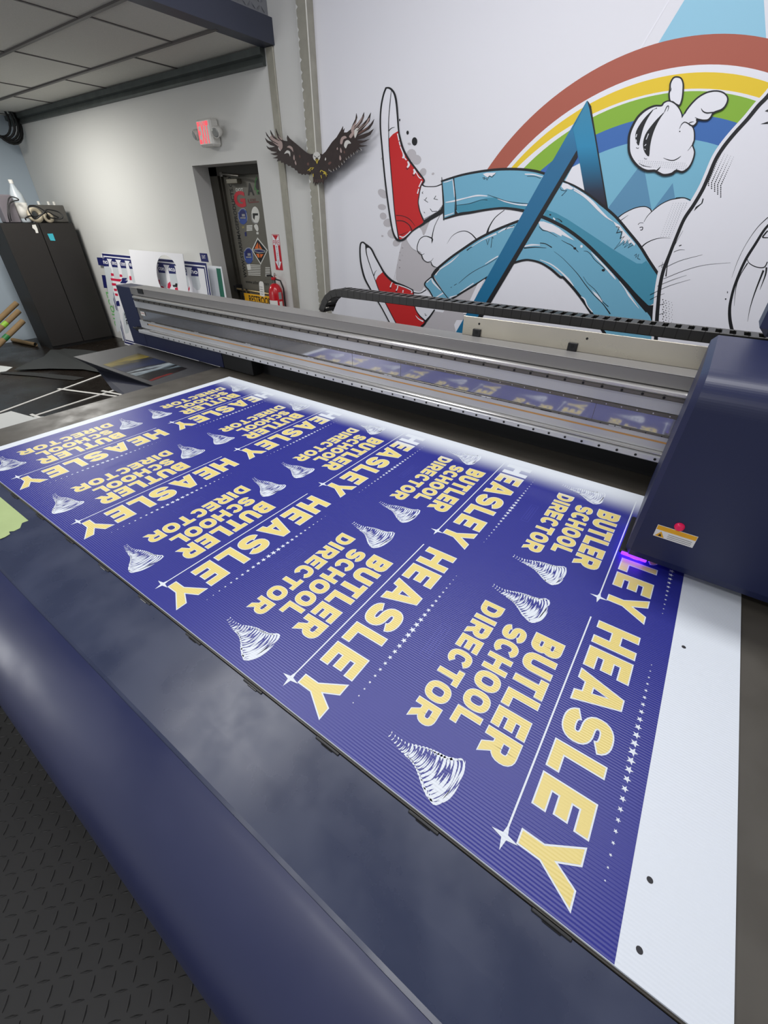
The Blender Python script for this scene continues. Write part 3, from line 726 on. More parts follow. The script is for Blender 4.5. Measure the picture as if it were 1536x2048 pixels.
mu.poly(Z4([(270, 1095), (330, 1110), (400, 1160), (370, 1180), (320, 1165), (285, 1180), (250, 1140)]), M_W, 18)
mu.line(Z4([(235, 1150), (250, 1180), (290, 1190), (318, 1185), (255, 1250)]), 0.9, INK, 19, 0); mu.line(Z4([(400, 1160), (520, 1235), (620, 1320), (700, 1410), (790, 1500)]), [3, 2.4, 3.4, 3.4, 2], M_W, 18)
# lower leg
leg2 = Z6([(40, 770), (110, 675), (250, 560), (400, 455), (550, 355), (690, 280), (850, 210), (1050, 130)]) + Z7([(35, 300), (150, 355), (280, 425), (420, 525), (560, 645), (700, 785), (840, 935), (950, 1055), (1080, 1200), (1230, 1390), (1500, 1800), (900, 1900), (560, 1340), (480, 1220), (380, 1090), (260, 960), (120, 850), (0, 790)]) + Z6([(1300, 620), (1180, 590), (1100, 592), (1010, 612), (850, 690), (670, 795), (560, 865), (400, 960), (250, 1050), (205, 1045)])
mu.poly(leg2, M_JEAN, 16)
mu.line(Z6([(20, 780), (60, 720), (110, 672), (250, 558), (400, 453), (550, 353), (690, 278), (850, 206), (1050, 128)]), [4.2, 4.8, 4.6, 5, 5, 5], INK, 17)
mu.line(Z6([(210, 1050), (250, 1052), (400, 962), (560, 866), (680, 790)]), [3, 3.6, 3.2, 3.2, 3.2], INK, 17)
mu.line(Z6([(985, 625), (1100, 594), (1180, 592), (1300, 622), (1420, 692), (1536, 790)]) + Z7([(260, 965), (380, 1095), (480, 1225), (560, 1345), (740, 1620)]), [4.4, 4, 4.4, 5, 5.6, 6], INK, 17)
mu.line(Z7([(0, 765), (120, 815), (220, 890), (310, 980), (370, 1055)]), [1, 2.4, 2.6, 4, 1], M_W, 18); mu.line(Z7([(450, 1170), (490, 1200), (520, 1270), (575, 1340)]), [1, 3, 2, 2], M_W, 18)
mu.line(Z7([(155, 675), (240, 740), (340, 840), (420, 930), (500, 1040), (590, 1150), (690, 1250), (770, 1360)]), [0.3, 0.6, 0.9, 1.4, 1.4, 1.4, 2.6], INK, 18)
mu.line(Z7([(475, 950), (520, 1020), (600, 1090), (650, 1160), (690, 1225), (750, 1280)]), [0.5, 0.8, 1, 1, 1.6], INK, 18)
mu.poly(Z7([(565, 1090), (590, 1115), (625, 1140), (690, 1215), (680, 1232), (640, 1190), (600, 1150)]), M_W, 18)
mu.line(Z7([(480, 670), (520, 675), (560, 710), (600, 765), (680, 835), (715, 870)]), [0.6, 1.2, 1.2, 1.2], INK, 18); mu.line(Z7([(560, 680), (620, 745), (700, 830), (790, 930), (830, 980)]), [0.6, 3, 3, 4, 1], M_W, 18)
mu.ell(*Z7([(695, 880)])[0], 3.4, 2.6, INK, 18, 10); mu.ell(*Z7([(455, 617)])[0], 2.6, 3, M_W, 18, 10)
mu.line(Z7([(235, 550), (290, 580), (350, 610), (420, 680)]), [0.6, 1, 1.6, 1], INK, 18); mu.ell(*Z7([(382, 640)])[0], 3, 2.4, INK, 18, 10)
mu.line(Z7([(870, 1000), (930, 1080), (980, 1160), (1085, 1300)]), [1, 2, 4, 0.6], M_W, 18)
mu.poly(Z7([(-20, 345), (40, 345), (140, 380), (210, 420), (380, 555), (300, 520), (240, 490), (235, 510), (150, 465), (90, 455), (30, 430), (0, 400)]), M_W, 18)
mu.line(Z7([(-10, 400), (30, 440), (90, 455), (190, 515)]), [1, 1.6, 1, 0.4], INK, 19)
mu.line(Z7([(0, 582), (60, 590), (130, 630)]), [1.6, 1.6, 2], INK, 18); mu.line(Z6([(1110, 450), (1240, 440), (1375, 448)]), [2.4, 1.6, 0.6], INK, 18); mu.line(Z6([(1115, 430), (1200, 412), (1300, 415)]), [2.4, 3.4, 1.6], M_W, 18)
mu.line(Z6([(65, 770), (110, 705), (250, 610), (345, 525)]), [2.6, 2.6, 2.6, 0.6], M_W, 18); mu.line(Z6([(490, 435), (600, 365), (690, 320), (785, 280)]), [0.8, 1.6, 2.6, 3.4], M_W, 18); mu.line(Z6([(805, 268), (880, 225), (990, 195)]), [2, 3, 3], M_W, 18)
mu.line(Z6([(435, 478), (470, 450), (500, 435)]), [2, 1.4, 1.4], INK, 18); mu.line(Z6([(890, 235), (920, 200), (970, 195), (1000, 178)]), 1.2, INK, 19)
mu.line(Z6([(340, 865), (450, 770), (560, 700), (680, 640), (790, 570)]), [0.6, 0.9, 0.9, 0.9], INK, 18); mu.line(Z6([(650, 640), (720, 595), (805, 545)]), [0.8, 2, 2.4], M_W, 18)
mu.line(Z6([(285, 890), (315, 872)]), 0.9, INK, 18, 0); mu.line(Z6([(245, 918), (256, 910)]), 0.9, INK, 18, 0); mu.line(Z6([(350, 975), (420, 930), (515, 865)]), [0.8, 2, 2], M_W, 18); mu.line(Z6([(230, 1035), (320, 1005)]), [3, 0.8], M_W, 18)
mu.line(Z6([(665, 350), (680, 410), (700, 340)]), 1, INK, 19, 0); mu.line(Z6([(720, 445), (735, 320), (750, 335)]), 1, INK, 19, 0)
mu.poly(Z2([(880, 635), (970, 548), (1005, 600), (1165, 815), (1100, 900), (985, 805)]), M_JEAN, 18)   # cuff
mu.line(Z2([(985, 805), (940, 720), (882, 636), (970, 548), (1050, 455)]), [2.2, 2.4, 3, 3.6], INK, 19); mu.line(Z2([(975, 552), (1010, 610), (1090, 720), (1165, 815)]), [4, 2.4, 1.6, 1.6], INK, 19)
mu.line(Z2([(965, 575), (985, 620), (1040, 680), (1075, 715)]), [2, 3.4, 2.4, 1], M_W, 19); mu.line(Z2([(905, 620), (960, 570)]), [2.2, 1.4], M_W, 19, 0); mu.line(Z2([(1020, 795), (1100, 745)]), [2, 3], M_W, 19, 0)
# upper shoe
mu.poly(Z1([(435, 95), (400, 190), (372, 350), (366, 560), (385, 800), (410, 1080), (440, 1350), (475, 1600), (510, 1800), (545, 1900), (590, 1935), (660, 1910), (740, 1830), (885, 1720), (885, 1690), (845, 1590), (825, 1480), (840, 1370), (865, 1260), (890, 1205), (780, 1060), (700, 950), (640, 840), (600, 700), (585, 600), (570, 400), (555, 250), (535, 170), (495, 110)]), M_W, 15)
mu.poly(Z1([(470, 705), (520, 650), (580, 615), (600, 700), (640, 840), (700, 950), (780, 1060), (850, 1150), (890, 1205), (865, 1260), (840, 1370), (825, 1480), (845, 1590), (885, 1690), (880, 1730), (800, 1780), (740, 1830), (680, 1890), (620, 1915), (590, 1925), (575, 1850), (545, 1640), (520, 1450), (500, 1200), (480, 950)]), M_RED, 16)
mu.poly(Z1([(865, 1265), (960, 1288), (1050, 1282), (1112, 1262), (1122, 1400), (1115, 1500), (1060, 1580), (980, 1625), (890, 1672), (850, 1590), (825, 1470), (840, 1370)]), M_W, 16)
mu.line(Z1([(435, 92), (400, 190), (372, 350), (366, 560), (385, 800), (410, 1080), (440, 1350), (475, 1600), (510, 1800), (545, 1895), (590, 1932), (660, 1910), (740, 1830), (800, 1785), (890, 1725), (900, 1690)]), [3.4, 3.2, 3, 3, 3.2, 3.2, 3, 4.4, 3.6, 2.6, 3.4, 7], INK, 18)
mu.line(Z1([(430, 95), (480, 100), (530, 155), (555, 250), (570, 400), (585, 600), (605, 710), (640, 830), (700, 945), (780, 1055), (850, 1145), (892, 1205), (880, 1235)]), [3, 4, 4, 3.4, 3, 4, 4, 3.6, 3, 2.4], INK, 18)
mu.line(Z1([(497, 130), (480, 300), (466, 480), (466, 620)]), [1, 1.6, 1.4, 2], INK, 18); mu.line(Z1([(470, 610), (500, 580), (540, 568)]), [2, 1.4, 0.4], INK, 18)
mu.line(Z1([(466, 600), (470, 800), (490, 1060), (515, 1350), (540, 1620), (575, 1850), (590, 1930)]), [1.4, 1.6, 1.8, 1.8, 1.8, 3], INK, 18)
mu.line(Z1([(880, 1235), (850, 1290), (835, 1380), (822, 1480), (845, 1590), (885, 1690)]), [2.6, 1.8, 1.8, 2.4], INK, 18)
mu.line(Z1([(870, 1260), (900, 1280), (960, 1285), (1040, 1280), (1115, 1250)]), [3.4, 1.8, 1.8, 2.4], INK, 18); mu.poly(Z1([(890, 1690), (1000, 1620), (1090, 1560), (1125, 1480), (1130, 1600), (1060, 1640), (900, 1730)]), INK, 18)
mu.line(Z1([(1130, 1690), (1128, 1450), (1110, 1240), (1105, 1170)]), [2.4, 1.8, 1.6, 0.8], INK, 18)
mu.line(Z1([(555, 1630), (640, 1640), (720, 1680), (785, 1760)]), [1.4, 1.2, 1.2, 0.6], INK, 18); mu.line(Z1([(560, 1695), (640, 1700), (710, 1745), (745, 1810)]), [1.6, 1.6, 1.6, 2.2], INK, 18); mu.line(Z1([(590, 1870), (640, 1855), (700, 1825)]), [1, 1, 0.4], INK, 18)
mu.line(Z1([(595, 1880), (640, 1895), (690, 1860), (730, 1820)]), [1.6, 2.4, 2, 1.6], M_W, 18)
for st in ([(572, 645), (590, 730)], [(592, 740), (605, 790)], [(606, 800), (645, 895)], [(655, 935), (680, 965)], [(865, 1215), (830, 1290)], [(828, 1310), (812, 1370)]): mu.line(Z1(st), 2.2, M_W, 18, 0)
for st in ([(640, 885), (648, 920), (632, 940)], [(695, 980), (710, 1020), (690, 1055)], [(765, 1075), (780, 1100), (768, 1135)]): mu.line(Z1(st), [2.4, 4.4, 3], M_W, 18)
mu.line(Z1([(770, 1075), (800, 1120), (830, 1170), (860, 1190)]), [3, 1.4, 2, 2], M_W, 18)
for st in ([(675, 1060), (690, 1078), (712, 1055)], [(750, 1135), (762, 1155), (785, 1140)], [(890, 1440), (940, 1475)], [(905, 1445), (925, 1415)], [(1010, 1435), (1035, 1395)], [(1012, 1432), (1058, 1442)], [(868, 1360), (880, 1345)], [(868, 1358), (880, 1372)], [(890, 1590), (902, 1605)], [(965, 1550), (990, 1585), (1050, 1580)]): mu.line(Z1(st), 1.1, INK, 18, 0)
mu.ell(*Z1([(778, 740)])[0], 33 / 6.025, 50 / 6.025, INK, 3); mu.ell(*Z1([(694, 634)])[0], 15 / 6.025, 24 / 6.025, INK, 3); mu.ell(*Z1([(598, 482)])[0], 1.2, 2.6, INK, 3)
# lower shoe
mu.poly(Z2([(125, 160), (150, 145), (180, 165), (215, 190), (250, 225), (300, 320), (360, 430), (395, 490), (450, 560), (520, 620), (640, 665), (745, 720), (830, 742), (900, 705), (985, 800), (990, 960), (900, 1080), (840, 1140), (900, 1500), (700, 1500), (520, 1180), (465, 1090), (380, 930), (290, 780), (230, 680), (170, 560), (130, 400), (118, 260)]), M_W, 15)
mu.poly(Z2([(300, 600), (330, 545), (395, 490), (450, 560), (520, 620), (640, 665), (745, 720), (750, 790), (770, 920), (820, 1010), (885, 1085), (840, 1140), (760, 1300), (680, 1300), (540, 1095), (440, 910), (360, 740)]), M_RED, 16)
mu.line(Z2([(520, 1190), (465, 1090), (380, 930), (290, 780), (230, 680), (170, 560), (130, 400), (118, 260), (125, 165), (152, 145), (180, 165), (215, 190), (255, 230), (300, 320), (360, 430), (400, 500), (450, 560), (520, 615), (640, 665), (745, 718)]), [2.2, 2.2, 2.6, 3.6, 3, 3, 3, 3.4, 3.2, 4, 4.4, 4.4], INK, 18)
mu.line(Z2([(185, 170), (195, 280), (230, 400), (290, 570), (350, 730), (440, 905), (540, 1095), (600, 1200)]), [2.6, 1.6, 1.4, 1.6, 1.6, 1.6], INK, 18); mu.poly(Z2([(182, 172), (215, 185), (235, 210), (200, 210), (188, 250)]), INK, 18)
mu.line(Z2([(282, 540), (295, 500), (315, 475)]), [1.8, 1, 0.4], INK, 18)
mu.line(Z2([(745, 718), (755, 780), (770, 920), (820, 1010), (890, 1085), (840, 1145)]), [2, 1.8, 1.8, 3, 5], INK, 18); mu.line(Z2([(890, 1085), (945, 1020), (1000, 940)]), [5, 3, 2.4], INK, 18); mu.line(Z2([(750, 740), (830, 745), (900, 705)]), [2.4, 1.6, 2], INK, 18)
for st in ([(508, 605), (490, 635), (475, 675)], [(565, 660), (560, 690), (545, 715)], [(628, 710), (624, 740)]): mu.line(Z2(st), [2.6, 1.6, 2.8], M_W, 18)
for cx, cy in ((480, 685), (548, 725), (624, 758)): mu.ell(*Z2([(cx, cy)])[0], 2, 1.2, INK, 18, 8)
mu.line(Z2([(530, 640), (600, 660), (680, 690), (730, 720), (725, 745)]), [0.8, 2, 2, 2, 2.4], M_W, 18); mu.line(Z2([(775, 1010), (810, 1050), (865, 1080)]), [0.6, 2, 3], M_W, 18)
mu.line(Z2([(885, 985), (892, 1012), (908, 1005)]), 0.9, INK, 18, 0)
# left limb of the letter over the legs
mu.poly([(1174, 201), (1105.5, 321)] + Z3([(1330, 130), (740, 1190)]) + [(947, 602.8), (888, 706), (915, 706), (973, 604)] + Z4([(440, 715), (385, 450)]), M_A1, 20)
mu.poly([(972.6, 604), (914, 706), (924, 706), (982, 605)] + Z4([(445, 790), (435, 712)]), INK, 20)
mu.poly(Z6([(560, 875), (650, 812), (520, 1075), (440, 1230), (390, 1230), (470, 1070)]), M_W, 19)
# the round white figure on the right
bl_ = Z8([(1100, -40), (967, 130), (890, 210), (800, 320), (700, 430), (610, 540), (540, 650), (480, 790), (430, 900), (360, 1020), (280, 1140), (215, 1290), (160, 1430), (110, 1560), (80, 1700), (65, 1850), (55, 1990), (40, 2300)])
mu.line([(p[0] - 4.5, p[1] - 3) for p in bl_], 9, M_W, 19)
mu.poly(bl_ + [(1900, 760), (1900, 140)], M_W, 20)
mu.line(bl_, [8, 8, 7.5, 7.5, 7.5, 7, 6.5, 6.5, 7, 7.5, 8], INK, 21)
mu.line(Z8([(967, 1125), (880, 1210), (790, 1340), (720, 1480), (670, 1620)]), [1.8, 1.2, 0.8, 0.8, 0.3], INK, 21)
mu.line(Z8([(1100, 1080), (960, 1200), (860, 1350), (780, 1480), (710, 1640), (670, 1770), (652, 1890), (665, 2020), (720, 2200)]), [4, 5, 5.5, 5, 5.6, 7, 8], INK, 21)
mu.line(Z8([(795, 1460), (812, 1500), (870, 1532), (935, 1535), (962, 1490)]), [1, 1.8, 2, 2.2, 2], INK, 21); mu.line(Z8([(965, 1235), (935, 1270), (925, 1290), (967, 1292)]), [3, 3, 2], INK, 21)
mu.line(Z8([(955, 1535), (945, 1600), (900, 1720)]), [4, 3, 0.5], INK, 21); mu.line(Z8([(930, 1560), (860, 1740), (820, 1870), (800, 1980)]), [4, 2.4, 1.4, 0.4], INK, 21)
mu.line(Z8([(800, 1500), (740, 1600), (705, 1700), (690, 1850)]), [2.4, 1.4, 1.4, 0.4], INK, 21); mu.line(Z8([(970, 1150), (1150, 1000)]), 4, INK, 21, 0)
for st in ([(130, 1535), (250, 1480), (430, 1432)], [(110, 1630), (300, 1555), (460, 1515), (660, 1498)], [(60, 1690), (180, 1640), (300, 1600)], [(0, 1760), (150, 1690), (330, 1635)], [(0, 1800), (60, 1770), (120, 1750)], [(60, 1850), (125, 1830)], [(65, 1925), (130, 1905)], [(135, 1540), (190, 1380), (270, 1235)], [(195, 1410), (240, 1392), (285, 1392)], [(70, 1530), (130, 1500)], [(95, 1540), (105, 1490)]): mu.line(Z8(st), [1.0, 0.9, 0.4], INK, 22)
mu.line(Z8([(130, 1610), (145, 1500), (160, 1440)]), [2.6, 1.4, 0.8], INK, 22)
mu.poly(Z8([(360, 1075), (375, 1040), (420, 1010), (432, 968), (440, 975), (430, 1010), (390, 1045)]), INK, 22)
mu.poly(Z8([(590, 545), (600, 530), (640, 500), (615, 530), (600, 560)]), INK, 22); mu.poly(Z8([(940, 255), (967, 240), (967, 262)]), INK, 22); mu.poly(Z8([(905, 362), (967, 340), (967, 360)]), INK, 22)
mu.ell(*Z8([(620, 1795)])[0], 1.6, 1.6, INK, 22, 8); mu.ell(*Z8([(635, 1740)])[0], 1.0, 2.2, INK, 22, 8); mu.line(Z8([(238, 1360), (258, 1352)]), 1.8, INK, 22, 0)
for r in range(24):
    for q in range(5):
        x = 490 + q * 25 + (r % 2) * 0 + max(0, (15 - r)) * 7 - 10; y = 600 + r * 15.5 + q * 8
        if r > 17 and q < (r - 17) : continue
        mu.ell(*Z8([(x, y)])[0], 0.5 + 0.06 * min(r, 14), 0.55 + 0.07 * min(r, 14), INK, 22, 6)
for r in range(12):
    for q in range(4): mu.ell(*Z8([(105 + q * 24 + (r % 2) * 6, 1800 + r * 20 + q * 8)])[0], 1.15 - 0.2 * q, 1.3 - 0.2 * q, INK, 22, 6)
# little cloud creature in front of the rainbow
body = Z5([(112, 940), (120, 830), (160, 720), (230, 600), (330, 510), (440, 460), (530, 455), (560, 420), (620, 395), (690, 420), (750, 480), (790, 560), (805, 640), (840, 665), (880, 690), (930, 730), (952, 800), (950, 900), (930, 960), (955, 1050), (930, 1160), (880, 1250), (800, 1305), (720, 1290), (660, 1330), (560, 1345), (480, 1310), (440, 1290), (340, 1290), (240, 1240), (160, 1150), (118, 1050)])
ear1 = Z5([(640, 395), (628, 310), (640, 240), (645, 170), (680, 105), (725, 88), (780, 105), (808, 170), (808, 260), (795, 370), (765, 450), (720, 440), (680, 410)])
ear2 = Z5([(805, 640), (830, 550), (900, 450), (1000, 350), (1120, 285), (1240, 268), (1330, 295), (1378, 355), (1365, 430), (1310, 500), (1200, 545), (1165, 600), (1120, 640), (1040, 642), (985, 632), (985, 670), (945, 712), (900, 708), (870, 680), (840, 672)])
for k, sh in enumerate((ear1, ear2, body)):
    mu.poly(sh, M_W, 22 + 2 * k, 3); mu.line(sh, [3.2, 3.2] if k < 2 else [5, 4.4, 2.6, 2.6, 2.4, 3, 5, 5, 5], INK, 23 + 2 * k, 4, True)
mu.poly(Z5([(790, 620), (830, 560), (900, 600), (900, 690), (850, 668), (820, 668), (790, 700)]), M_W, 28)
for e in ([(432, 500), (345, 580), (265, 680), (205, 790), (197, 880), (215, 935), (240, 965), (262, 880), (300, 740), (360, 610)], [(572, 535), (485, 615), (395, 720), (322, 830), (294, 950), (315, 1050), (370, 1105), (385, 980), (412, 850), (460, 720), (520, 610)]): mu.poly(Z5(e), INK, 28, 3)
for e in ([(205, 860), (215, 820)], [(205, 890), (212, 920)], [(335, 890), (365, 815)], [(315, 970), (335, 950)], [(315, 1010), (325, 1022)]): mu.line(Z5(e), 1.5, M_W, 29, 0)
mu.line(Z5([(435, 505), (470, 485), (465, 500)]), 0.8, INK, 28); mu.line(Z5([(570, 535), (600, 470), (622, 462), (618, 500), (605, 530)]), [1.2, 1.8, 1.2, 0.5], INK, 28)
mu.line(Z5([(555, 1125), (620, 1150), (690, 1155), (750, 1125), (780, 1100)]), [0.5, 1.6, 1.8, 1.4, 0.4], INK, 28); mu.line(Z5([(205, 990), (225, 1004), (242, 995)]), 1, INK, 28); mu.line(Z5([(310, 1125), (325, 1140), (345, 1135)]), 1, INK, 28)
mu.line(Z5([(240, 1190), (300, 1225), (400, 1243)]), [0.4, 1.4, 0.6], INK, 28); mu.line(Z5([(470, 1290), (500, 1260), (520, 1235)]), [3, 2, 0.4], INK, 28); mu.line(Z5([(705, 1300), (720, 1280), (728, 1262)]), [3, 2, 0.4], INK, 28)
mu.line(Z5([(1040, 490), (1060, 525), (1110, 548), (1200, 540)]), [0.6, 2, 2.6, 2], INK, 28); mu.line(Z5([(960, 605), (1000, 625), (1060, 640)]), [0.6, 1.4, 2], INK, 28); mu.line(Z5([(875, 690), (900, 670), (945, 660)]), [1.4, 1.6, 0.4], INK, 28); mu.line(Z5([(760, 755), (785, 700), (820, 668), (850, 672), (880, 690), (905, 715)]), [0.4, 1.4, 1.8, 1.8, 2], INK, 29); mu.ell(*Z5([(765, 786)])[0], 1.4, 1.4, INK, 28, 8)
mu.line(Z5([(630, 270), (650, 262), (660, 225)]), [1.6, 1, 0.4], INK, 28); mu.line(Z5([(930, 950), (895, 1000), (865, 1035)]), [1.4, 0.9, 0.3], INK, 28)
for r in range(4):
    for q in range(24):
        x = 210 + q * 27 + r * 20; y = 1160 + r * 24 + q * 1.5
        if 230 < x < 860: mu.ell(*Z5([(x, y)])[0], 0.9, 0.7, M_GD, 27, 6)
mu.mb.v += []
base = len(mu.mb.v); 
for f, k in zip(wm.mb.f, wm.mb.m): mu.mb.f.append(tuple(base + i for i in f)); mu.mb.m.append(mu.mb.mi(wm.mb.mats[k])); mu.mb.sm.append(False)
mu.mb.v += wm.mb.v
mural = mu.mb.build('wall_mural')
tag(mural, 'painted cartoon mural of reclining legs in jeans and red sneakers before a rainbow', 'mural')

# ------------------------------------------------------------------ flatbed printer
pr = thing('flatbed_printer', 'large navy flatbed printer with silver gantry and dark print bed', 'printer', (1.2, 0.6, 0))
S = HB                                               # top of the printed sheet
BZ = S - 0.0045                                      # bed surface under the sheet
b = MB()
b.box(-0.215, 3.35, -0.003, 1.75, BZ - 0.03, BZ, BED)
b.box(-0.20, 3.30, 0.03, 1.70, 0.35, BZ - 0.03, BLACK_M)
b.build('print_bed', pr)
for x in (-0.05, 1.5, 3.1):
    for y in (0.15, 1.55):
        b = MB(); b.bbox(x - 0.06, x + 0.06, y - 0.06, y + 0.06, 0.0, 0.35, BLACK_M); b.build('leg', pr)
b = MB()
pf = [(-0.0045, S - 0.0075), (-0.10, S - 0.010), (-0.164, S - 0.013), (-0.171, S - 0.0155)]
b.extrude_x(pf + [(-0.171, S - 0.05), (-0.0045, S - 0.05)], -0.26, 3.35, SHELF)
b.build('front_shelf', pr)
b = MB()
pts = catmull([(-0.171, S - 0.014), (-0.19, S - 0.020), (-0.225, S - 0.036), (-0.262, S - 0.058), (-0.295, S - 0.088), (-0.318, S - 0.125), (-0.328, S - 0.18), (-0.331, S - 0.26), (-0.331, S - 0.50)], 4)
b.extrude_x([(p.x, p.y) for p in pts], -0.26, 3.35, NAVY, smooth=True, closed=False)
b.add([(x, y, z) for x in (-0.26,) for (y, z) in [(p.x, p.y) for p in pts] + [(-0.17, S - 0.50)]], [tuple(range(len(pts) + 1))], NAVY)
b.extrude_x([(-0.331, S - 0.50), (-0.30, S - 0.56), (-0.17, S - 0.56)], -0.26, 3.35, NAVY, closed=False)
b.build('front_cover', pr)
for k in range(12):                                  # clips along the front edge of the bed
    x = 2.441 - 0.1985 * k
    b = MB(); b.bbox(x - 0.027, x + 0.027, -0.0085, -0.0035, S - 0.0085, S - 0.0052, BLACK, 0.001); b.bbox(x - 0.012, x + 0.014, -0.0105, -0.0080, S - 0.0082, S - 0.0058, mat('glossy_black', rgb(16, 16, 18), 0.08), 0.001)
    b.build('edge_clip', pr)
# ink purge tray on the left
b = MB()
TZ = S - 0.012
DKTRAY = mat('tray_plate', rgb(56, 56, 58), 0.5, spec=0.35, noise=0.15, nscale=14)
tp = [(-1.21, 0.90), (-1.215, 1.33), (-0.20, 1.33), (-0.20, 0.89)]
b.add([(x, y, TZ) for x, y in tp] + [(x, y, TZ - 0.004) for x, y in tp], [(0, 3, 2, 1), (4, 5, 6, 7), (0, 4, 7, 3), (0, 1, 5, 4)], DKTRAY)
b.add([(-1.21, 0.90, TZ - 0.004), (-0.20, 0.89, TZ - 0.004), (-0.205, 0.735, TZ - 0.02), (-0.55, 0.80, TZ - 0.06), (-1.19, 1.0, TZ - 0.10)], [(0, 4, 3, 2, 1)], mat('tray_lip', rgb(44, 46, 58), 0.6, spec=0.3))
b.build('purge_tray', pr)
inkm = bpy.data.materials.new('spilled_inks'); inkm.use_nodes = True
nt = inkm.node_tree; bs = nt.nodes['Principled BSDF']; bs.inputs['Roughness'].default_value = 0.4; bs.inputs['Specular IOR Level'].default_value = 0.25
tc = nt.nodes.new('ShaderNodeTexCoord'); sp = nt.nodes.new('ShaderNodeSeparateXYZ'); nt.links.new(tc.outputs['Object'], sp.inputs[0])
nz = nt.nodes.new('ShaderNodeTexNoise'); nz.inputs['Scale'].default_value = 9; nz.inputs['Detail'].default_value = 6
mp = nt.nodes.new('ShaderNodeMapping'); mp.inputs['Scale'].default_value = (2.2, 0.6, 1); nt.links.new(tc.outputs['Object'], mp.inputs[0]); nt.links.new(mp.outputs[0], nz.inputs['Vector'])
ma = nt.nodes.new('ShaderNodeMath'); ma.operation = 'MULTIPLY_ADD'; ma.inputs[1].default_value = 0.42; nt.links.new(nz.outputs['Fac'], ma.inputs[0])
mrr = nt.nodes.new('ShaderNodeMapRange'); mrr.inputs['From Min'].default_value = -0.95; mrr.inputs['From Max'].default_value = -0.33; mrr.inputs['To Min'].default_value = -0.2; mrr.inputs['To Max'].default_value = 0.8; nt.links.new(sp.outputs['X'], mrr.inputs['Value'])
nt.links.new(mrr.outputs['Result'], ma.inputs[2])
cr = nt.nodes.new('ShaderNodeValToRGB'); nt.links.new(ma.outputs[0], cr.inputs['Fac'])
stops = [(0.0, rgb(20, 18, 8)), (0.2, rgb(120, 104, 12)), (0.3, rgb(12, 12, 14)), (0.44, rgb(14, 30, 66)), (0.60, rgb(16, 20, 30)), (0.68, rgb(150, 160, 164)), (0.76, rgb(80, 92, 98)), (0.82, rgb(12, 12, 14)), (0.99, rgb(18, 10, 10)), (1.0, rgb(104, 16, 12))]
while len(cr.color_ramp.elements) < len(stops): cr.color_ramp.elements.new(0.5)
for e, (p_, c_) in zip(cr.color_ramp.elements, stops): e.position = p_; e.color = (*c_, 1)
nt.links.new(cr.outputs['Color'], bs.inputs['Base Color'])
b = MB(); b.add([(-0.87, 0.925, TZ + 0.0008), (-0.32, 0.925, TZ + 0.0008), (-0.37, 1.19, TZ + 0.0008), (-0.95, 1.20, TZ + 0.0008)], [(0, 1, 2, 3)], inkm)
b.build('ink_stain', pr)
# gantry
GX0, GX1 = -1.17, 3.45
g = MB()
g.box(-0.99, GX1, 1.302, 1.395, S + 0.107, S + 0.376, ALU_G)
gantry = g.build('gantry', pr)
def gp(name, parts):
    q = MB()
    for a_ in parts: q.bbox(-0.988, GX1, a_[0], a_[1], S + a_[2], S + a_[3], a_[4], a_[5] if len(a_) > 5 else 0.001)
    return q.build(name, gantry)
GXL = -0.985
gp('top_fascia', [(1.294, 1.402, 0.3755, 0.379, ALU_G), (1.294, 1.302, 0.337, 0.3755, ALU_G)])
q = MB()
q.bbox(GXL + 0.04, GX1, 1.270, 1.300, S + 0.319, S + 0.334, RAIL, 0.004); q.bbox(GXL + 0.04, GX1, 1.276, 1.300, S + 0.303, S + 0.318, RAIL_D, 0.003)
k = 0
while GXL + 0.1 + k * 0.06 < GX1:
    x = GXL + 0.1 + k * 0.06; q.cyl((x, 1.2762, S + 0.3105), (x, 1.2748, S + 0.3105), 0.0042, BLACK_M, 10); k += 1
q.build('upper_guide_rail', gantry)
q = MB(); q.bbox(GXL, GX1, 1.294, 1.3025, S + 0.260, S + 0.303, ALU, 0.001); q.build('upper_plate', gantry)
q = MB(); q.bbox(GXL + 0.05, GX1, 1.290, 1.3025, S + 0.2465, S + 0.2595, RAIL_D, 0.002)
k = 0
while GXL + 0.08 + k * 0.047 < GX1:
    x = GXL + 0.08 + k * 0.047; q.cyl((x, 1.2895, S + 0.2535), (x, 1.288, S + 0.2535), 0.0022, RAIL, 8); k += 1
q.build('scale_strip', gantry)
q = MB(); q.bbox(GXL + 0.05, GX1, 1.2975, 1.3025, S + 0.188, S + 0.2465, MIRROR, 0.0004)
for x in (0.30, 0.86, 1.13, 1.93): q.box(x, x + 0.0015, 1.2972, 1.2976, S + 0.188, S + 0.2465, RAIL_D)
q.build('mirror_plate', gantry)
q = MB(); q.bbox(GXL + 0.05, GX1, 1.291, 1.3025, S + 0.1825, S + 0.188, RAIL_D, 0.001)
k = 0
while GXL + 0.08 + k * 0.047 < GX1:
    x = GXL + 0.08 + k * 0.047
    q.cyl((x, 1.2905, S + 0.1853), (x, 1.2893, S + 0.1853), 0.002, BLACK_M, 6)
    if k % 5 == 2: q.bbox(x - 0.02, x + 0.02, 1.2895, 1.291, S + 0.1835, S + 0.1872, BLACK_M if k % 2 else ALU, 0.0005)
    k += 1
q.build('lower_strip', gantry)
q = MB(); q.bbox(GXL, GX1, 1.294, 1.3025, S + 0.134, S + 0.1825, ALU, 0.001); q.build('lower_plate', gantry)
q = MB(); q.bbox(GXL + 0.10, GX1, 1.2925, 1.2942, S + 0.1618, S + 0.1672, ORANGE, 0.0004); q.bbox(GXL + 0.09, GXL + 0.1, 1.2915, 1.2942, S + 0.160, S + 0.170, BLACK, 0.001); q.build('drive_belt', gantry)
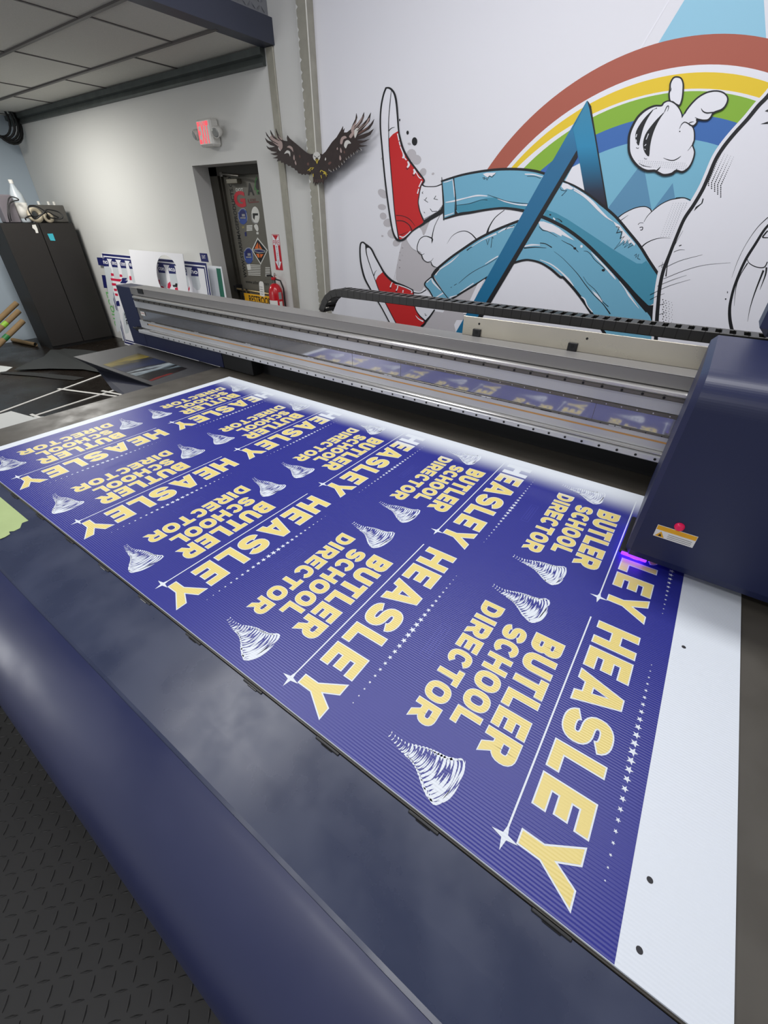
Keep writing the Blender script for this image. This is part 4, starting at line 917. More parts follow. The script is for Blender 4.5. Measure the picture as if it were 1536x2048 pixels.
q = MB(); q.bbox(GXL + 0.12, GX1, 1.274, 1.300, S + 0.1265, S + 0.1335, RAIL, 0.003); q.bbox(GXL, GX1, 1.264, 1.302, S + 0.105, S + 0.1255, ALU, 0.003)
k = 0
while GXL + 0.3 + k * 0.058 < GX1:
    x = GXL + 0.3 + k * 0.058; q.cyl((x, 1.2642, S + 0.1155), (x, 1.2628, S + 0.1155), 0.0042, BLACK_M, 10); k += 1
q.build('lower_guide_rail', gantry)
q = MB()
q.bbox(-1.17, -0.987, 1.297, 1.405, S + 0.006, S + 0.378, NAVY_D, 0.004)
q.bbox(-0.987, -0.155, 1.299, 1.42, S + 0.004, S + 0.103, NAVY_D, 0.003)
q.build('end_cover', gantry)
q = MB(); q.bbox(-0.155, 0.11, 1.305, 1.42, S + 0.003, S + 0.1, BLACK_M, 0.002); q.box(0.11, GX1, 1.385, 1.42, BZ + 0.001, S + 0.105, BLACK_M)
q.build('rear_skirt', gantry)
q = MB(); q.bbox(-1.04, -0.975, 1.275, 1.299, S + 0.108, S + 0.135, BLACK, 0.006); q.tube([(-1.07, 1.28, S + 0.125), (-1.0, 1.278, S + 0.118)], 0.006, BLACK); q.build('belt_tensioner', gantry)
q = MB(); q.bbox(-0.89, -0.83, 1.289, 1.2945, S + 0.350, S + 0.3795, BLACK, 0.001); q.build('cable_slot', gantry)
q = MB(); q.add([(-0.94, 1.2935, S + 0.215), (-0.89, 1.2935, S + 0.215), (-0.89, 1.2935, S + 0.24), (-0.94, 1.2935, S + 0.24)], [(0, 1, 2, 3)], WHITE_P); q.add([(-0.935, 1.2932, S + 0.228), (-0.895, 1.2932, S + 0.228), (-0.895, 1.2932, S + 0.231), (-0.935, 1.2932, S + 0.231)], [(0, 1, 2, 3)], mat('label_red', rgb(190, 90, 80), 0.5)); q.build('gantry_label', gantry)
q = MB(); q.bbox(1.362, GX1, 1.385, 1.39, S + 0.379, S + 0.4475, PLATE, 0.001)
for x in (1.43, 1.83, 2.23): q.cyl((x, 1.3852, S + 0.425), (x, 1.3838, S + 0.425), 0.004, BLACK_M, 10)
q.build('chain_tray', gantry)
for x in (1.425, 1.79):
    q = MB(); q.bbox(x - 0.016, x + 0.016, 1.378, 1.385, S + 0.379, S + 0.406, BLACK, 0.001); q.cyl((x, 1.3782, S + 0.395), (x, 1.377, S + 0.395), 0.006, BLACK_M, 10); q.build('tray_bracket', gantry)
# cable chain
ch = MB(); ch.box(1.40, 2.28, 1.405, 1.465, S + 0.3865, S + 0.3905, BLACK_M)
chain = ch.build('cable_chain', pr)
path = [(2.42, S + 0.4665)]
x = 2.42
while x > 0.70: x -= 0.036; path.append((x, S + 0.4665))
n_arc = 6
cx0, cz0, R0 = x, S + 0.3415, 0.125
for k in range(1, 5):
    t = PI / 2 + k * 0.288; path.append((cx0 + R0 * math.cos(t), cz0 + R0 * math.sin(t)))
CH_M = mat('chain_plastic', rgb(34, 33, 31), 0.4)
def chain_link():
    q = MB(); h = 0.0165; l = 0.021
    for y in (-0.040, 0.034): q.bbox(-l, l, y, y + 0.006, -h, h, CH_M, 0.002)
    q.bbox(-l * 0.62, l * 0.30, -0.034, 0.034, h - 0.006, h, CH_M, 0.001)
    q.bbox(-l * 0.62, l * 0.30, -0.034, 0.034, -h, -h + 0.004, CH_M, 0.001)
    return q
proto = None
for k, (x, z) in enumerate(path):
    i0, i1 = max(k - 1, 0), min(k + 1, len(path) - 1)
    ang = math.atan2(path[i0][1] - path[i1][1], path[i0][0] - path[i1][0])
    if proto is None:
        proto = chain_link().build('chain_link'); lk = proto
    else:
        lk = proto.copy(); C.objects.link(lk)
    lk.parent = chain
    lk.location = (x, 1.462, z); lk.rotation_euler = (0, -ang, 0)
# carriage
q = MB()
CX0, CX1 = 2.169, 2.78
prof = [(0.822, S + 0.030), (0.815, S + 0.05), (0.815, S + 0.435)] + [(0.885 - 0.07 * math.cos(t), S + 0.435 + 0.065 * math.sin(t)) for t in [k * PI / 40 for k in range(1, 20)]] + [(0.90, S + 0.501), (1.25, S + 0.506), (1.262, S + 0.50), (1.262, S + 0.030)]
n = len(prof)
def inset(p, d):
    cy, cz = 1.04, S + 0.27
    return (p[0] + d * (1 if p[0] < cy else -1), p[1] + d * (1 if p[1] < cz else -1))
v = [(CX0 + 0.012, *inset(p, 0.008)) for p in prof] + [(CX0, *p) for p in [(a_[0] + (0.003 if a_[0] < 1.04 else -0.003), a_[1]) for a_ in prof]] + [(CX1, *p) for p in prof]
v = [(CX0, *inset(p, 0.012)) for p in prof] + [(CX0 + 0.012, *p) for p in prof] + [(CX1, *p) for p in prof]
f = [tuple(range(n))]
for a_ in (0, 1):
    for i in range(n): f.append((a_ * n + i, a_ * n + n + i, a_ * n + n + (i + 1) % n, a_ * n + (i + 1) % n))
f.append(tuple(range(3 * n - 1, 2 * n - 1, -1)))
q.add(v, f, NAVY_D)
car = q.build('carriage', pr)
q = MB(); q.bbox(2.262, 2.52, 1.275, 1.42, S + 0.507, S + 0.72, NAVY_D, 0.02); q.build('chain_post', car)
q = MB()
CY = 0.815
UV = mat('violet_lamp_glass', (0.16, 0.02, 1.0), 0.3, emit=3.5)
q.bbox(2.158, 2.23, 0.83, 1.02, S + 0.018, S + 0.030, BLACK, 0.003)
q.build('uv_housing', car)
q = MB(); q.bbox(2.164, 2.226, 0.824, 0.8295, S + 0.0185, S + 0.029, UV, 0.002); q.box(2.165, 2.225, 0.84, 1.01, S + 0.0165, S + 0.0178, UV); q.build('uv_lamp', car)
area('uv_glow', (2.195, 0.90, S + 0.0155), (0.05, 0.14), 0.03, (0.28, 0.08, 1.0))
ca = Art(lambda x, z, l: Vector((x, CY - 0.0008 - l, z)))
ca.mb.bbox(2.213, 2.298, CY - 0.0008, CY - 0.0001, S + 0.113, S + 0.147, WHITE_P, 0.0002)
ca.poly([(2.214, S + 0.134), (2.297, S + 0.134), (2.297, S + 0.146), (2.214, S + 0.146)], YEL, 1)
ca.poly([(2.216, S + 0.115), (2.236, S + 0.115), (2.226, S + 0.131)], YEL, 1); ca.poly([(2.222, S + 0.117), (2.230, S + 0.117), (2.226, S + 0.125)], DBLACK, 2)
for i in range(3): ca.poly([(2.242, S + 0.117 + i * 0.005), (2.292, S + 0.117 + i * 0.005), (2.292, S + 0.1185 + i * 0.005), (2.242, S + 0.1185 + i * 0.005)], DGREY, 2)
ca.mb.build('warning_label', car)
q = MB(); q.tube([(2.255, CY + 0.001, S + 0.158), (2.255, CY - 0.005, S + 0.158), (2.255, CY - 0.008, S + 0.158)], [0.011, 0.010, 0.006], mat('red_indicator', rgb(190, 20, 70), 0.3, emit=0.35), 16); q.build('indicator_lamp', car)

# ------------------------------------------------------------------ printed sheet
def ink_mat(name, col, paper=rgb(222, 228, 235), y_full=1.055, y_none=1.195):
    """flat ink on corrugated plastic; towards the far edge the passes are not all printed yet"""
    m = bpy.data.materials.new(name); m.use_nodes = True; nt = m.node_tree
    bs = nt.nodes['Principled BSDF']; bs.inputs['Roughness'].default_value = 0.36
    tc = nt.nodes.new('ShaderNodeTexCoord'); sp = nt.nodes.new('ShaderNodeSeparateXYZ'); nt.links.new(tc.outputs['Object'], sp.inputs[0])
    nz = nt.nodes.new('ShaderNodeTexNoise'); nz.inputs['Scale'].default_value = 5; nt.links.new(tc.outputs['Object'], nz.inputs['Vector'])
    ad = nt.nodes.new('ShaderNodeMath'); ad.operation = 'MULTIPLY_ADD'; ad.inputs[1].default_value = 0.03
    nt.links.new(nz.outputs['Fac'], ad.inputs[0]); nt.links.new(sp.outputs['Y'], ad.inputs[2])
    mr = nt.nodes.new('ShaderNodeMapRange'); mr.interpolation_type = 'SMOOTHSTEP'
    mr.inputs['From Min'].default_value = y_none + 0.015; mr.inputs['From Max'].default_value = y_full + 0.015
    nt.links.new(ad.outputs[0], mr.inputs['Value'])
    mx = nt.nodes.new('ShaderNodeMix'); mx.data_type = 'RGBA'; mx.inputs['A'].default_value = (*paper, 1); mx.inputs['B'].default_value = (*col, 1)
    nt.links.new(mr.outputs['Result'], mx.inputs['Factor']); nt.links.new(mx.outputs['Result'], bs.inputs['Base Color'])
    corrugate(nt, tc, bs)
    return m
def corrugate(nt, tc, bs):
    sp = nt.nodes.new('ShaderNodeSeparateXYZ'); nt.links.new(tc.outputs['Object'], sp.inputs[0])
    mu_ = nt.nodes.new('ShaderNodeMath'); mu_.operation = 'MULTIPLY'; mu_.inputs[1].default_value = 2 * PI / 0.0052; nt.links.new(sp.outputs['Y'], mu_.inputs[0])
    si = nt.nodes.new('ShaderNodeMath'); si.operation = 'SINE'; nt.links.new(mu_.outputs[0], si.inputs[0])
    bp = nt.nodes.new('ShaderNodeBump'); bp.inputs['Strength'].default_value = 0.16; bp.inputs['Distance'].default_value = 0.0008
    nt.links.new(si.outputs[0], bp.inputs['Height']); nt.links.new(bp.outputs['Normal'], bs.inputs['Normal'])
CO = mat('white_coroplast', rgb(222, 228, 235), 0.42)
corrugate(CO.node_tree, [x for x in CO.node_tree.nodes if x.type == 'TEX_COORD'][0], CO.node_tree.nodes['Principled BSDF'])
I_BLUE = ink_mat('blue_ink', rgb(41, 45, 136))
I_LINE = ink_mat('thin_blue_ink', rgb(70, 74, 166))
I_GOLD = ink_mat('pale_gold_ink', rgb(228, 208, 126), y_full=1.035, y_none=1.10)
I_WHT = CO
sh = Art(lambda x, y, l: Vector((x, y, S + l)), 0.00022)
sh.mb.box(0, 2.441, 0, 1.219, S - 0.0042, S, CO)
SX0, PITCH = 2.3175, 0.4545
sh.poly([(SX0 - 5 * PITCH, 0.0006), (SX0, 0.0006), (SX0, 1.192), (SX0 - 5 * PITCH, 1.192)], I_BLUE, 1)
def sq(a): return (1 if a >= 0 else -1) * abs(a) ** 0.82
def arc(cx, cy, rx, ry, a0, a1, n=10):
    return [(cx + rx * sq(math.cos(math.radians(a0 + (a1 - a0) * k / n))), cy + ry * sq(math.sin(math.radians(a0 + (a1 - a0) * k / n)))) for k in range(n + 1)]
def glyph(c, w, t):
    """bold letters on a box w wide and 1 high: polygons ('p') and constant-width strokes ('s')"""
    h = t * 0.92
    R = lambda x0, y0, x1, y1: ('p', [(x0, y0), (x1, y0), (x1, y1), (x0, y1)])
    if c == 'H': return [R(0, 0, t, 1), R(w - t, 0, w, 1), R(t * .9, .5 - h / 2, w - t * .9, .5 + h / 2)]
    if c == 'E': return [R(0, 0, t, 1), R(t * .9, 1 - h, w, 1), R(t * .9, 0, w, h), R(t * .9, .5 - h / 2, w * .92, .5 + h / 2)]
    if c == 'L': return [R(0, 0, t, 1), R(t * .9, 0, w, h)]
    if c == 'T': return [R(w / 2 - t / 2, 0, w / 2 + t / 2, 1), R(0, 1 - h, w, 1)]
    if c == 'I': return [R(w / 2 - t / 2, 0, w / 2 + t / 2, 1)]
    if c == 'A': return [('p', [(0, 0), (w * .5 - t * .62, 1), (w * .5 + t * .62, 1), (w, 0), (w - t * 1.12, 0), (w * .5, .74), (t * 1.12, 0)]), R(w * .27, .17, w * .73, .17 + h * .8)]
    if c == 'Y': return [('p', [(0, 1), (t * 1.15, 1), (w / 2, .60), (w - t * 1.15, 1), (w, 1), (w / 2 + t / 2, .40), (w / 2 + t / 2, 0), (w / 2 - t / 2, 0), (w / 2 - t / 2, .40)])]
    k = t / 2
    if c == 'U': return [('s', [(k, 1), (k, .42)] + arc(w / 2, .38, w / 2 - k, .38 - k, 180, 360, 12) + [(w - k, .42), (w - k, 1)])]
    if c == 'O': return [('o', arc(w / 2, .5, w / 2 - k, .5 - k, 0, 360, 28)[:-1])]
    if c == 'C': return [('s', arc(w / 2, .5, w / 2 - k, .5 - k, 38, 322, 22))]
    if c == 'S':
        ry = (.5 - k) / 2; rx = w / 2 - k
        return [('s', arc(w / 2, 1 - k - ry, rx, ry, 12, 255, 16) + arc(w / 2, k + ry, rx, ry, 75, -168, 16))]
    if c == 'D': return [R(0, 0, t, 1), ('s', [(t * .5, 1 - k), (w * .42, 1 - k)] + arc(w * .42, .5, w * .58 - k, .5 - k, 90, -90, 12) + [(w * .42, k), (t * .5, k)])]
    if c in 'BRP':
        out = [R(0, 0, t, 1)]
        yb = .5 if c == 'B' else .42
        ym = (1 - k + yb) / 2
        out.append(('s', [(t * .5, 1 - k), (w * .55, 1 - k)] + arc(w * .55, ym, w * .44 - k, 1 - k - ym, 90, -90, 10) + [(w * .55, yb), (t * .5, yb)]))
        if c == 'B':
            y2 = (k + .5) / 2
            out.append(('s', [(t * .5, .5), (w * .55, .5)] + arc(w * .55, y2, w * .45 - k, .5 - y2, 90, -90, 10) + [(w * .55, k), (t * .5, k)]))
        else: out.append(('p', [(w * .34, .44), (w * .34 + t * 1.12, .44), (w, 0), (w - t * 1.2, 0)]))
        return out
    return []
def grow(poly, d):
    """polygon moved outwards by d"""
    N = len(poly); P = [Vector(p) for p in poly]
    area2 = sum(P[i].x * P[(i + 1) % N].y - P[(i + 1) % N].x * P[i].y for i in range(N))
    sg = 1 if area2 > 0 else -1
    out = []
    for i in range(N):
        a_ = (P[i] - P[i - 1]).normalized(); c_ = (P[(i + 1) % N] - P[i]).normalized()
        n1 = Vector((a_.y, -a_.x)) * sg; n2 = Vector((c_.y, -c_.x)) * sg
        nn = (n1 + n2).normalized(); k = max(0.42, nn.dot(n1))
        out.append(P[i] + nn * d / k)
    return out
def word(put, txt, widths, u0, u1, v0, v1, t, edge, gap=0.16):
    """letters between u0 and u1, cap height v0..v1; put(u, v) maps to the sheet"""
    hgt = v1 - v0 - 2 * edge
    tot = sum(widths) + gap * (len(txt) - 1)
    sc = (u1 - u0 - 2 * edge) / tot
    u = u0 + edge
    for c, w in zip(txt, widths):
        W = w * sc / hgt
        for kind, pts in glyph(c, W, t):
            P = [(u + p[0] * hgt, v0 + edge + p[1] * hgt) for p in pts]
            th = t * hgt
            if kind == 'p':
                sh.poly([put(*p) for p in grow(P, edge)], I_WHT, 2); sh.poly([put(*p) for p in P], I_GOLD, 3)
            else:
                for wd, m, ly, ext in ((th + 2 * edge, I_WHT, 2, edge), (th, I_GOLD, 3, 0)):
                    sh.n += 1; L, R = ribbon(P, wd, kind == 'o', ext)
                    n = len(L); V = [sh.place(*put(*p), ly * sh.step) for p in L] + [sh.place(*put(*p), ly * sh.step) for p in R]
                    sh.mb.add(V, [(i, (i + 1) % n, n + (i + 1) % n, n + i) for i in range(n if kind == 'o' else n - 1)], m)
        u += (w + gap) * sc
def star(put, u, v, r, m, ly, n=5, inner=0.42, rot=0.0):
    pts = []
    for k in range(2 * n):
        a_ = PI / 2 + k * PI / n + rot; q = r if k % 2 == 0 else r * inner
        pts.append(put(u + q * math.cos(a_), v + q * math.sin(a_)))
    sh.poly(pts, m, ly)
rnd = random.Random(3)
def tornado(put, uc, tip_u, v0, v1, wide):
    N = 21
    for k in range(N):
        t = k / (N - 1)
        c = tip_u + (uc - tip_u) * min(1, t * 1.15) + 0.003 * math.sin(t * 9)
        half = wide * (0.06 + 0.44 * t ** 1.5)
        v = v0 + (v1 - v0) * (t ** 0.92)
        sag = half * 0.34
        th = (0.0018 + 0.0026 * t) * rnd.uniform(0.7, 1.25)
        ph = rnd.uniform(-0.25, 0.25)
        def seg(s0, s1, wmul, off=0.0):
            pts = []
            for j in range(9):
                a_ = s0 + (s1 - s0) * j / 8
                pts.append(put(c + half * math.cos(a_), v + off + sag * math.sin(a_) - 0.35 * sag - 0.004 * t * math.cos(a_)))
            sh.line(pts, [0.0003, th * wmul, th * wmul * 0.8, 0.0002], I_WHT, 2, 0)
        g0 = rnd.uniform(0.9, 2.2)
        seg(-0.2 + ph, g0, 1.2); seg(g0 + rnd.uniform(0.0, 0.25), PI + 0.25 + ph, 1.2)
        if t > 0.15: seg(0.2 + rnd.uniform(0, .5), 1.3 + rnd.uniform(0, 1.2), 1.0, (v1 - v0) / N * 0.45)
        if t > 0.3: seg(-0.75, 0.15 + rnd.uniform(0, .4), 0.9, -0.001); seg(PI - rnd.uniform(0, .4), PI + 0.75, 0.9, 0.001)
    pts = [put(uc + wide * 0.5 * math.cos(a_), v1 + wide * 0.07 * math.sin(a_) - 0.004 * math.cos(a_)) for a_ in [2 * PI * j / 24 for j in range(25)]]
    sh.line(pts[:13], [0.0005, 0.0022, 0.0005], I_WHT, 2, 0)
for col in range(5):
    for row in range(2):
        x0 = SX0 - PITCH * (5 - col); yt = 0.600 + 0.598 * row
        put = lambda u, v, x0=x0, yt=yt: (x0 + v, yt - u)
        word(put, 'HEASLEY', [69, 55, 78, 67, 52, 55, 80], 0.030, 0.581, 0.3085, 0.3965, 0.232, 0.0026, 16)
        word(put, 'BUTLER', [50, 50, 46, 40, 42, 53], 0.148, 0.461, 0.2015, 0.2665, 0.24, 0.0017, 9)
        word(put, 'SCHOOL', [46, 46, 48, 49, 49, 38], 0.160, 0.441, 0.1370, 0.1895, 0.24, 0.0015, 7)
        word(put, 'DIRECTOR', [46, 17, 48, 41, 46, 42, 49, 49], 0.125, 0.479, 0.0675, 0.1195, 0.24, 0.0015, 8)
        sh.poly([put(0.030, 0.2895), put(0.552, 0.2895), put(0.552, 0.2925), put(0.030, 0.2925)], I_WHT, 2)
        star(put, 0.5525, 0.291, 0.021, I_WHT, 3, 4, 0.26)
        for k in range(-12, 13):
            star(put, 0.306 + k * 0.0178, 0.4265, 0.0012 + 0.0074 * (1 - abs(k) / 13) ** 1.15, I_WHT, 2)
        tornado(put, 0.081, 0.068, 0.064, 0.190, 0.092)
        tornado(put, 0.533, 0.527, 0.064, 0.190, 0.086)
        ln = [put(0.25, 0.018), put(0.352, 0.018), put(0.352, 0.040), put(0.25, 0.040)]
        sh.line(ln + [ln[0]], 0.0011, I_LINE, 2, 0)
        sh.line([put(0.26, 0.026), put(0.342, 0.026)], 0.0012, I_LINE, 2, 0); sh.line([put(0.26, 0.032), put(0.342, 0.032)], 0.0012, I_LINE, 2, 0)
HOLE = mat('pin_hole', rgb(40, 40, 44), 0.6)
for x, y in ((2.340, 0.599), (2.341, 0.118), (2.341, 0.033), (2.341, 1.09)): sh.ell(x, y, 0.0042, 0.0042, HOLE, 1, 14)
sheet = sh.mb.build('printed_sheet')
tag(sheet, 'white corrugated plastic sheet printed with rows of blue and gold signs on the printer', 'printed sheet')

# masking tape on the front left of the bed
TAPE = mat('green_masking_tape', rgb(168, 186, 128), 0.65, noise=0.1, nscale=20)
TAPE2 = mat('pale_green_masking_tape', rgb(140, 146, 120), 0.6, noise=0.1, nscale=20)
def flat_piece(name, pts, z, th, m, label, cat, group=None):
    b = MB(); n = len(pts)
    tri = tessellate_polygon([[Vector((p[0], p[1], 0)) for p in pts]])
    b.add([(p[0], p[1], z + th) for p in pts], tri, m); b.add([(p[0], p[1], z) for p in pts], tri, m)
    b.add([(p[0], p[1], z) for p in pts] + [(p[0], p[1], z + th) for p in pts], [(i, (i + 1) % n, n + (i + 1) % n, n + i) for i in range(n)], m)
    return tag(b.build(name), label, cat, group)
def pz(pts, z): return [tuple(on_z(x, y, z)[:2]) for x, y in pts]
ZS = S - 0.0095
flat_piece('masking_tape', pz([(0, 985), (20, 1000), (42, 1020), (62, 1030), (60, 1040), (44, 1046), (40, 1056), (28, 1062), (18, 1063), (20, 1068), (10, 1074), (0, 1078), (-40, 1060), (-60, 1000)], ZS + 0.0012), ZS + 0.0006, 0.0006, TAPE, 'torn piece of bright green masking tape on the left of the front shelf', 'tape')
flat_piece('masking_tape', pz([(0, 963), (40, 993), (70, 1017), (85, 1028), (78, 1036), (64, 1038), (56, 1046), (30, 1052), (-40, 1040), (-60, 980)], ZS), ZS, 0.0004, TAPE2, 'faded grey green masking tape strip under the bright piece by the sheet', 'tape')

# ------------------------------------------------------------------ floor mat and things on the floor
b = MB()
RUB = mat('black_rubber', rgb(40, 39, 38), 0.55, noise=0.2, nscale=5)
MX0, MX1, MY0, MY1, MZ = -0.6, 3.2, -1.5, -0.30, 0.014
b.bbox(MX0, MX1, MY0, MY1, 0.0005, MZ, RUB, 0.004)
P_ = 0.036
for i in range(int((2.2 - 0.2) / P_)):
    for j in range(int((MY1 - MY0 - 0.04) / P_)):
        x = 0.2 + i * P_; y = MY0 + 0.03 + j * P_
        sg = 1 if (i + j) % 2 else -1
        dx, dy = 0.0115, 0.0115 * sg; nx, ny = -dy * 0.2, dx * 0.2
        b.add([(x - dx, y - dy, MZ), (x + nx, y + ny, MZ), (x + dx, y + dy, MZ), (x - nx, y - ny, MZ), (x - dx * .8, y - dy * .8, MZ + 0.002), (x + dx * .8, y + dy * .8, MZ + 0.002)], [(0, 3, 4), (3, 5, 4), (3, 2, 5), (2, 1, 5), (1, 4, 5), (1, 0, 4)], RUB)
tag(b.build('floor_mat'), 'black rubber anti-fatigue mat with raised tread before the printer', 'mat')

def strip(px0, px1, label):
    a_ = on_z(*px0, 0.012); c_ = on_z(*px1, 0.012); d = (c_ - a_); n_ = Vector((-d.y, d.x, 0)).normalized() * 0.014
    b = MB(); v = [a_ + n_, c_ + n_, c_ - n_, a_ - n_]
    zl = strip.z; strip.z += 0.0
    b.add([(p.x, p.y, zl) for p in v] + [(p.x, p.y, zl + 0.005) for p in v], [(0, 3, 2, 1), (4, 5, 6, 7), (0, 1, 5, 4), (1, 2, 6, 5), (2, 3, 7, 6), (3, 0, 4, 7)], WHITE_P)
    return tag(b.build('plastic_strip'), label, 'strip', 'white offcut strips on the floor')
strip.z = 0.001
strip((-40, 837), (206, 747), 'longest white offcut strip on the dark floor, farthest from the print bed')
strip((55, 834), (258, 769), 'second long white offcut strip on the dark floor, nearer the print bed')
strip.z = 0.0065
strip((116, 777), (263, 796), 'thin white strip crossing over both long strips on the floor')
strip.z = 0.012
strip((204, 782), (268, 795), 'short white strip at the right end of the crossing strips')
strip((62, 829), (96, 842), 'short white strip beside the white paper at the left edge')
PAPER = mat('white_paper', rgb(214, 216, 214), 0.6)
flat_piece('paper_sheet', pz([(-60, 835), (0, 828), (22, 822), (66, 834), (116, 831), (62, 846), (0, 866), (-80, 880)], 0.014), 0.0125, 0.001, PAPER, 'white paper sheet on the floor at the left edge beside the print bed', 'paper')
flat_piece('paper_sheet', pz([(-60, 728), (0, 731), (25, 734), (12, 742), (0, 744), (-60, 752)], 0.005), 0.001, 0.003, PAPER, 'small white paper on the floor before the cardboard tubes', 'paper')
def film(name, px, label, m, lift):
    pts = pz(px, 0.02); tri = tessellate_polygon([[Vector((p[0], p[1], 0)) for p in pts]])
    b = MB(); zz = [0.002 + lift * abs(math.sin(3.1 * i)) for i in range(len(pts))]
    n = len(pts)
    b.add([(p[0], p[1], z) for p, z in zip(pts, zz)], tri, m); b.add([(p[0], p[1], z + 0.002) for p, z in zip(pts, zz)], tri, m)
    b.add([(p[0], p[1], z) for p, z in zip(pts, zz)] + [(p[0], p[1], z + 0.002) for p, z in zip(pts, zz)], [(i, (i + 1) % n, n + (i + 1) % n, n + i) for i in range(n)], m)
    return tag(b.build(name), label, 'film')
FILM = mat('grey_film', rgb(56, 58, 58), 0.5, spec=0.3)
FILM2 = mat('dark_grey_film', rgb(46, 46, 45), 0.5, spec=0.3)
film('plastic_film', [(118, 697), (128, 695), (170, 698), (215, 704), (255, 714), (270, 748), (205, 745), (165, 738), (100, 737), (27, 740), (60, 724), (88, 714), (102, 700)], 'large crumpled grey film sheet on the floor before the cabinet', FILM, 0.05)
film('plastic_film', [(0, 741), (60, 742), (140, 749), (168, 753), (148, 758), (110, 755), (70, 750), (0, 745)], 'narrow dark film strip lying along the front of the crumpled film', FILM2, 0.015)

# ------------------------------------------------------------------ cabinet and what stands on it
FX, BX = -5.60, -6.08
Y0c, Y1c, ZC = 2.20, 3.07, HB + 0.665
cb = thing('storage_cabinet', 'tall black two-door steel cabinet against the left wall', 'cabinet', (-5.85, 2.63, 0))
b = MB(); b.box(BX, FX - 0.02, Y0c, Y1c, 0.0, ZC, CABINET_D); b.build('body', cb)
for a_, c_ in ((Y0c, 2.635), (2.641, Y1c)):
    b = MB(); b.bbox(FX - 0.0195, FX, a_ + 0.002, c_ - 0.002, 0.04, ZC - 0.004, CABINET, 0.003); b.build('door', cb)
b = MB(); p = on_x(73, 466, FX + 0.002); b.add([on_x(64, 450, FX + 0.002), on_x(71, 449, FX + 0.002), on_x(75, 458, FX + 0.002), on_x(77, 466, FX + 0.002), on_x(72, 466, FX + 0.002), on_x(70, 460, FX + 0.002), on_x(65, 456, FX + 0.002)], [tuple(range(7))], WHITE_P)
tag(b.build('paper_tag'), 'small white paper tag near the top of the left cabinet door', 'tag')
b = MB(); b.add([on_x(94.5, 467.5, FX + 0.002), on_x(105.5, 467, FX + 0.002), on_x(111, 481.5, FX + 0.002), on_x(101, 481, FX + 0.002)], [(0, 1, 2, 3)], mat('cyan_paper', rgb(66, 188, 206), 0.6))
tag(b.build('sticky_note'), 'cyan sticky note on the right cabinet door', 'sticky note')
def on_top(px, py): return on_z(px, py, ZC)
xb = -5.80
sb = on_x(51, 437, xb)
t_ = thing('spray_bottle', 'clear plastic bottle with white label standing on the cabinet', 'bottle', (xb, sb.y, ZC))
CLEAR = mat('translucent_plastic', rgb(196, 204, 210), 0.25)
b = MB(); b.lathe(xb, sb.y, [(0.0, ZC + 0.001), (0.07, ZC + 0.001), (0.078, ZC + 0.02), (0.078, ZC + 0.24), (0.066, ZC + 0.31), (0.03, ZC + 0.39), (0.02, ZC + 0.42)], CLEAR, 20); b.build('bottle_body', t_)
b = MB(); b.lathe(xb, sb.y, [(0.079, ZC + 0.05), (0.0795, ZC + 0.05), (0.0795, ZC + 0.22), (0.079, ZC + 0.22)], WHITE_P, 20); b.build('bottle_label', t_)
b = MB(); b.lathe(xb, sb.y, [(0.024, ZC + 0.42), (0.024, ZC + 0.46), (0.0, ZC + 0.462)], WHITE_P, 16); b.build('bottle_cap', t_)
GB = mat('grey_box_plastic', rgb(118, 112, 118), 0.5); DB = mat('dark_box_plastic', rgb(86, 84, 80), 0.5)
y_ = on_x(26, 438, xb).y - 0.03
b = MB(); b.bbox(xb - 0.09, xb + 0.08, y_ - 0.08, y_ + 0.09, ZC + 0.001, ZC + 0.30, GB, 0.01)
tag(b.build('plastic_box'), 'grey plastic box left of the bottle on the cabinet', 'box')
y_ = on_x(103, 436, xb).y
t_ = thing('adapter_box', 'dark grey equipment box at the right end of the cabinet top', 'box', (xb, y_, ZC))
b = MB(); b.bbox(xb - 0.15, xb + 0.10, y_ - 0.17, y_ + 0.17, ZC + 0.001, ZC + 0.20, DB, 0.01); b.build('case', t_)
for dy in (-0.09, 0.03, 0.1):
    b = MB(); b.cyl((xb + 0.0, y_ + dy, ZC + 0.2), (xb + 0.0, y_ + dy, ZC + 0.24), 0.016, WHITE_P, 10); b.build('connector', t_)
for dx_, pxx, lab in ((0.0, 64, 'cream tape roll beside the bottle on the cabinet'), (0.03, 88, 'small cream tape roll in front of the dark box on the cabinet')):
    y_ = on_x(pxx, 435, xb).y
    b = MB(); R1, R2 = (0.085, 0.045) if pxx == 64 else (0.06, 0.03)
    c0 = Vector((xb + 0.13, y_, ZC + R1 + 0.001)); n = 24
    ax = 0.025
    rings = []
    for (rr, xx) in ((R2, -ax), (R1, -ax), (R1, ax), (R2, ax)):
        rings += [(c0.x + xx, c0.y + rr * math.cos(2 * PI * k / n), c0.z + rr * math.sin(2 * PI * k / n)) for k in range(n)]
    b.add(rings, [(a_ * n + k, a_ * n + (k + 1) % n, ((a_ + 1) % 4) * n + (k + 1) % n, ((a_ + 1) % 4) * n + k) for a_ in range(4) for k in range(n)], mat('cream_tape', rgb(206, 194, 170), 0.6), True)
    tag(b.build('tape_roll'), lab, 'tape roll')
def cable(name, pxs, xp, r, label):
    b = MB(); pts = [on_x(x, y, xp) for x, y in pxs]
    for k, p in enumerate(pts): p.z = max(p.z, ZC + r + 0.001); p.x += 0.02 * math.sin(k * 1.7)
    b.tube(catmull(pts, 6), r, BLACK, 8)
    return tag(b.build(name), label, 'cable')
cable('power_cable', [(20, 444), (15, 430), (16, 405), (22, 394), (32, 396), (36, 400), (28, 402), (20, 408), (18, 425), (22, 442)], -5.66, 0.007, 'black cable looped beside the grey box on the cabinet')
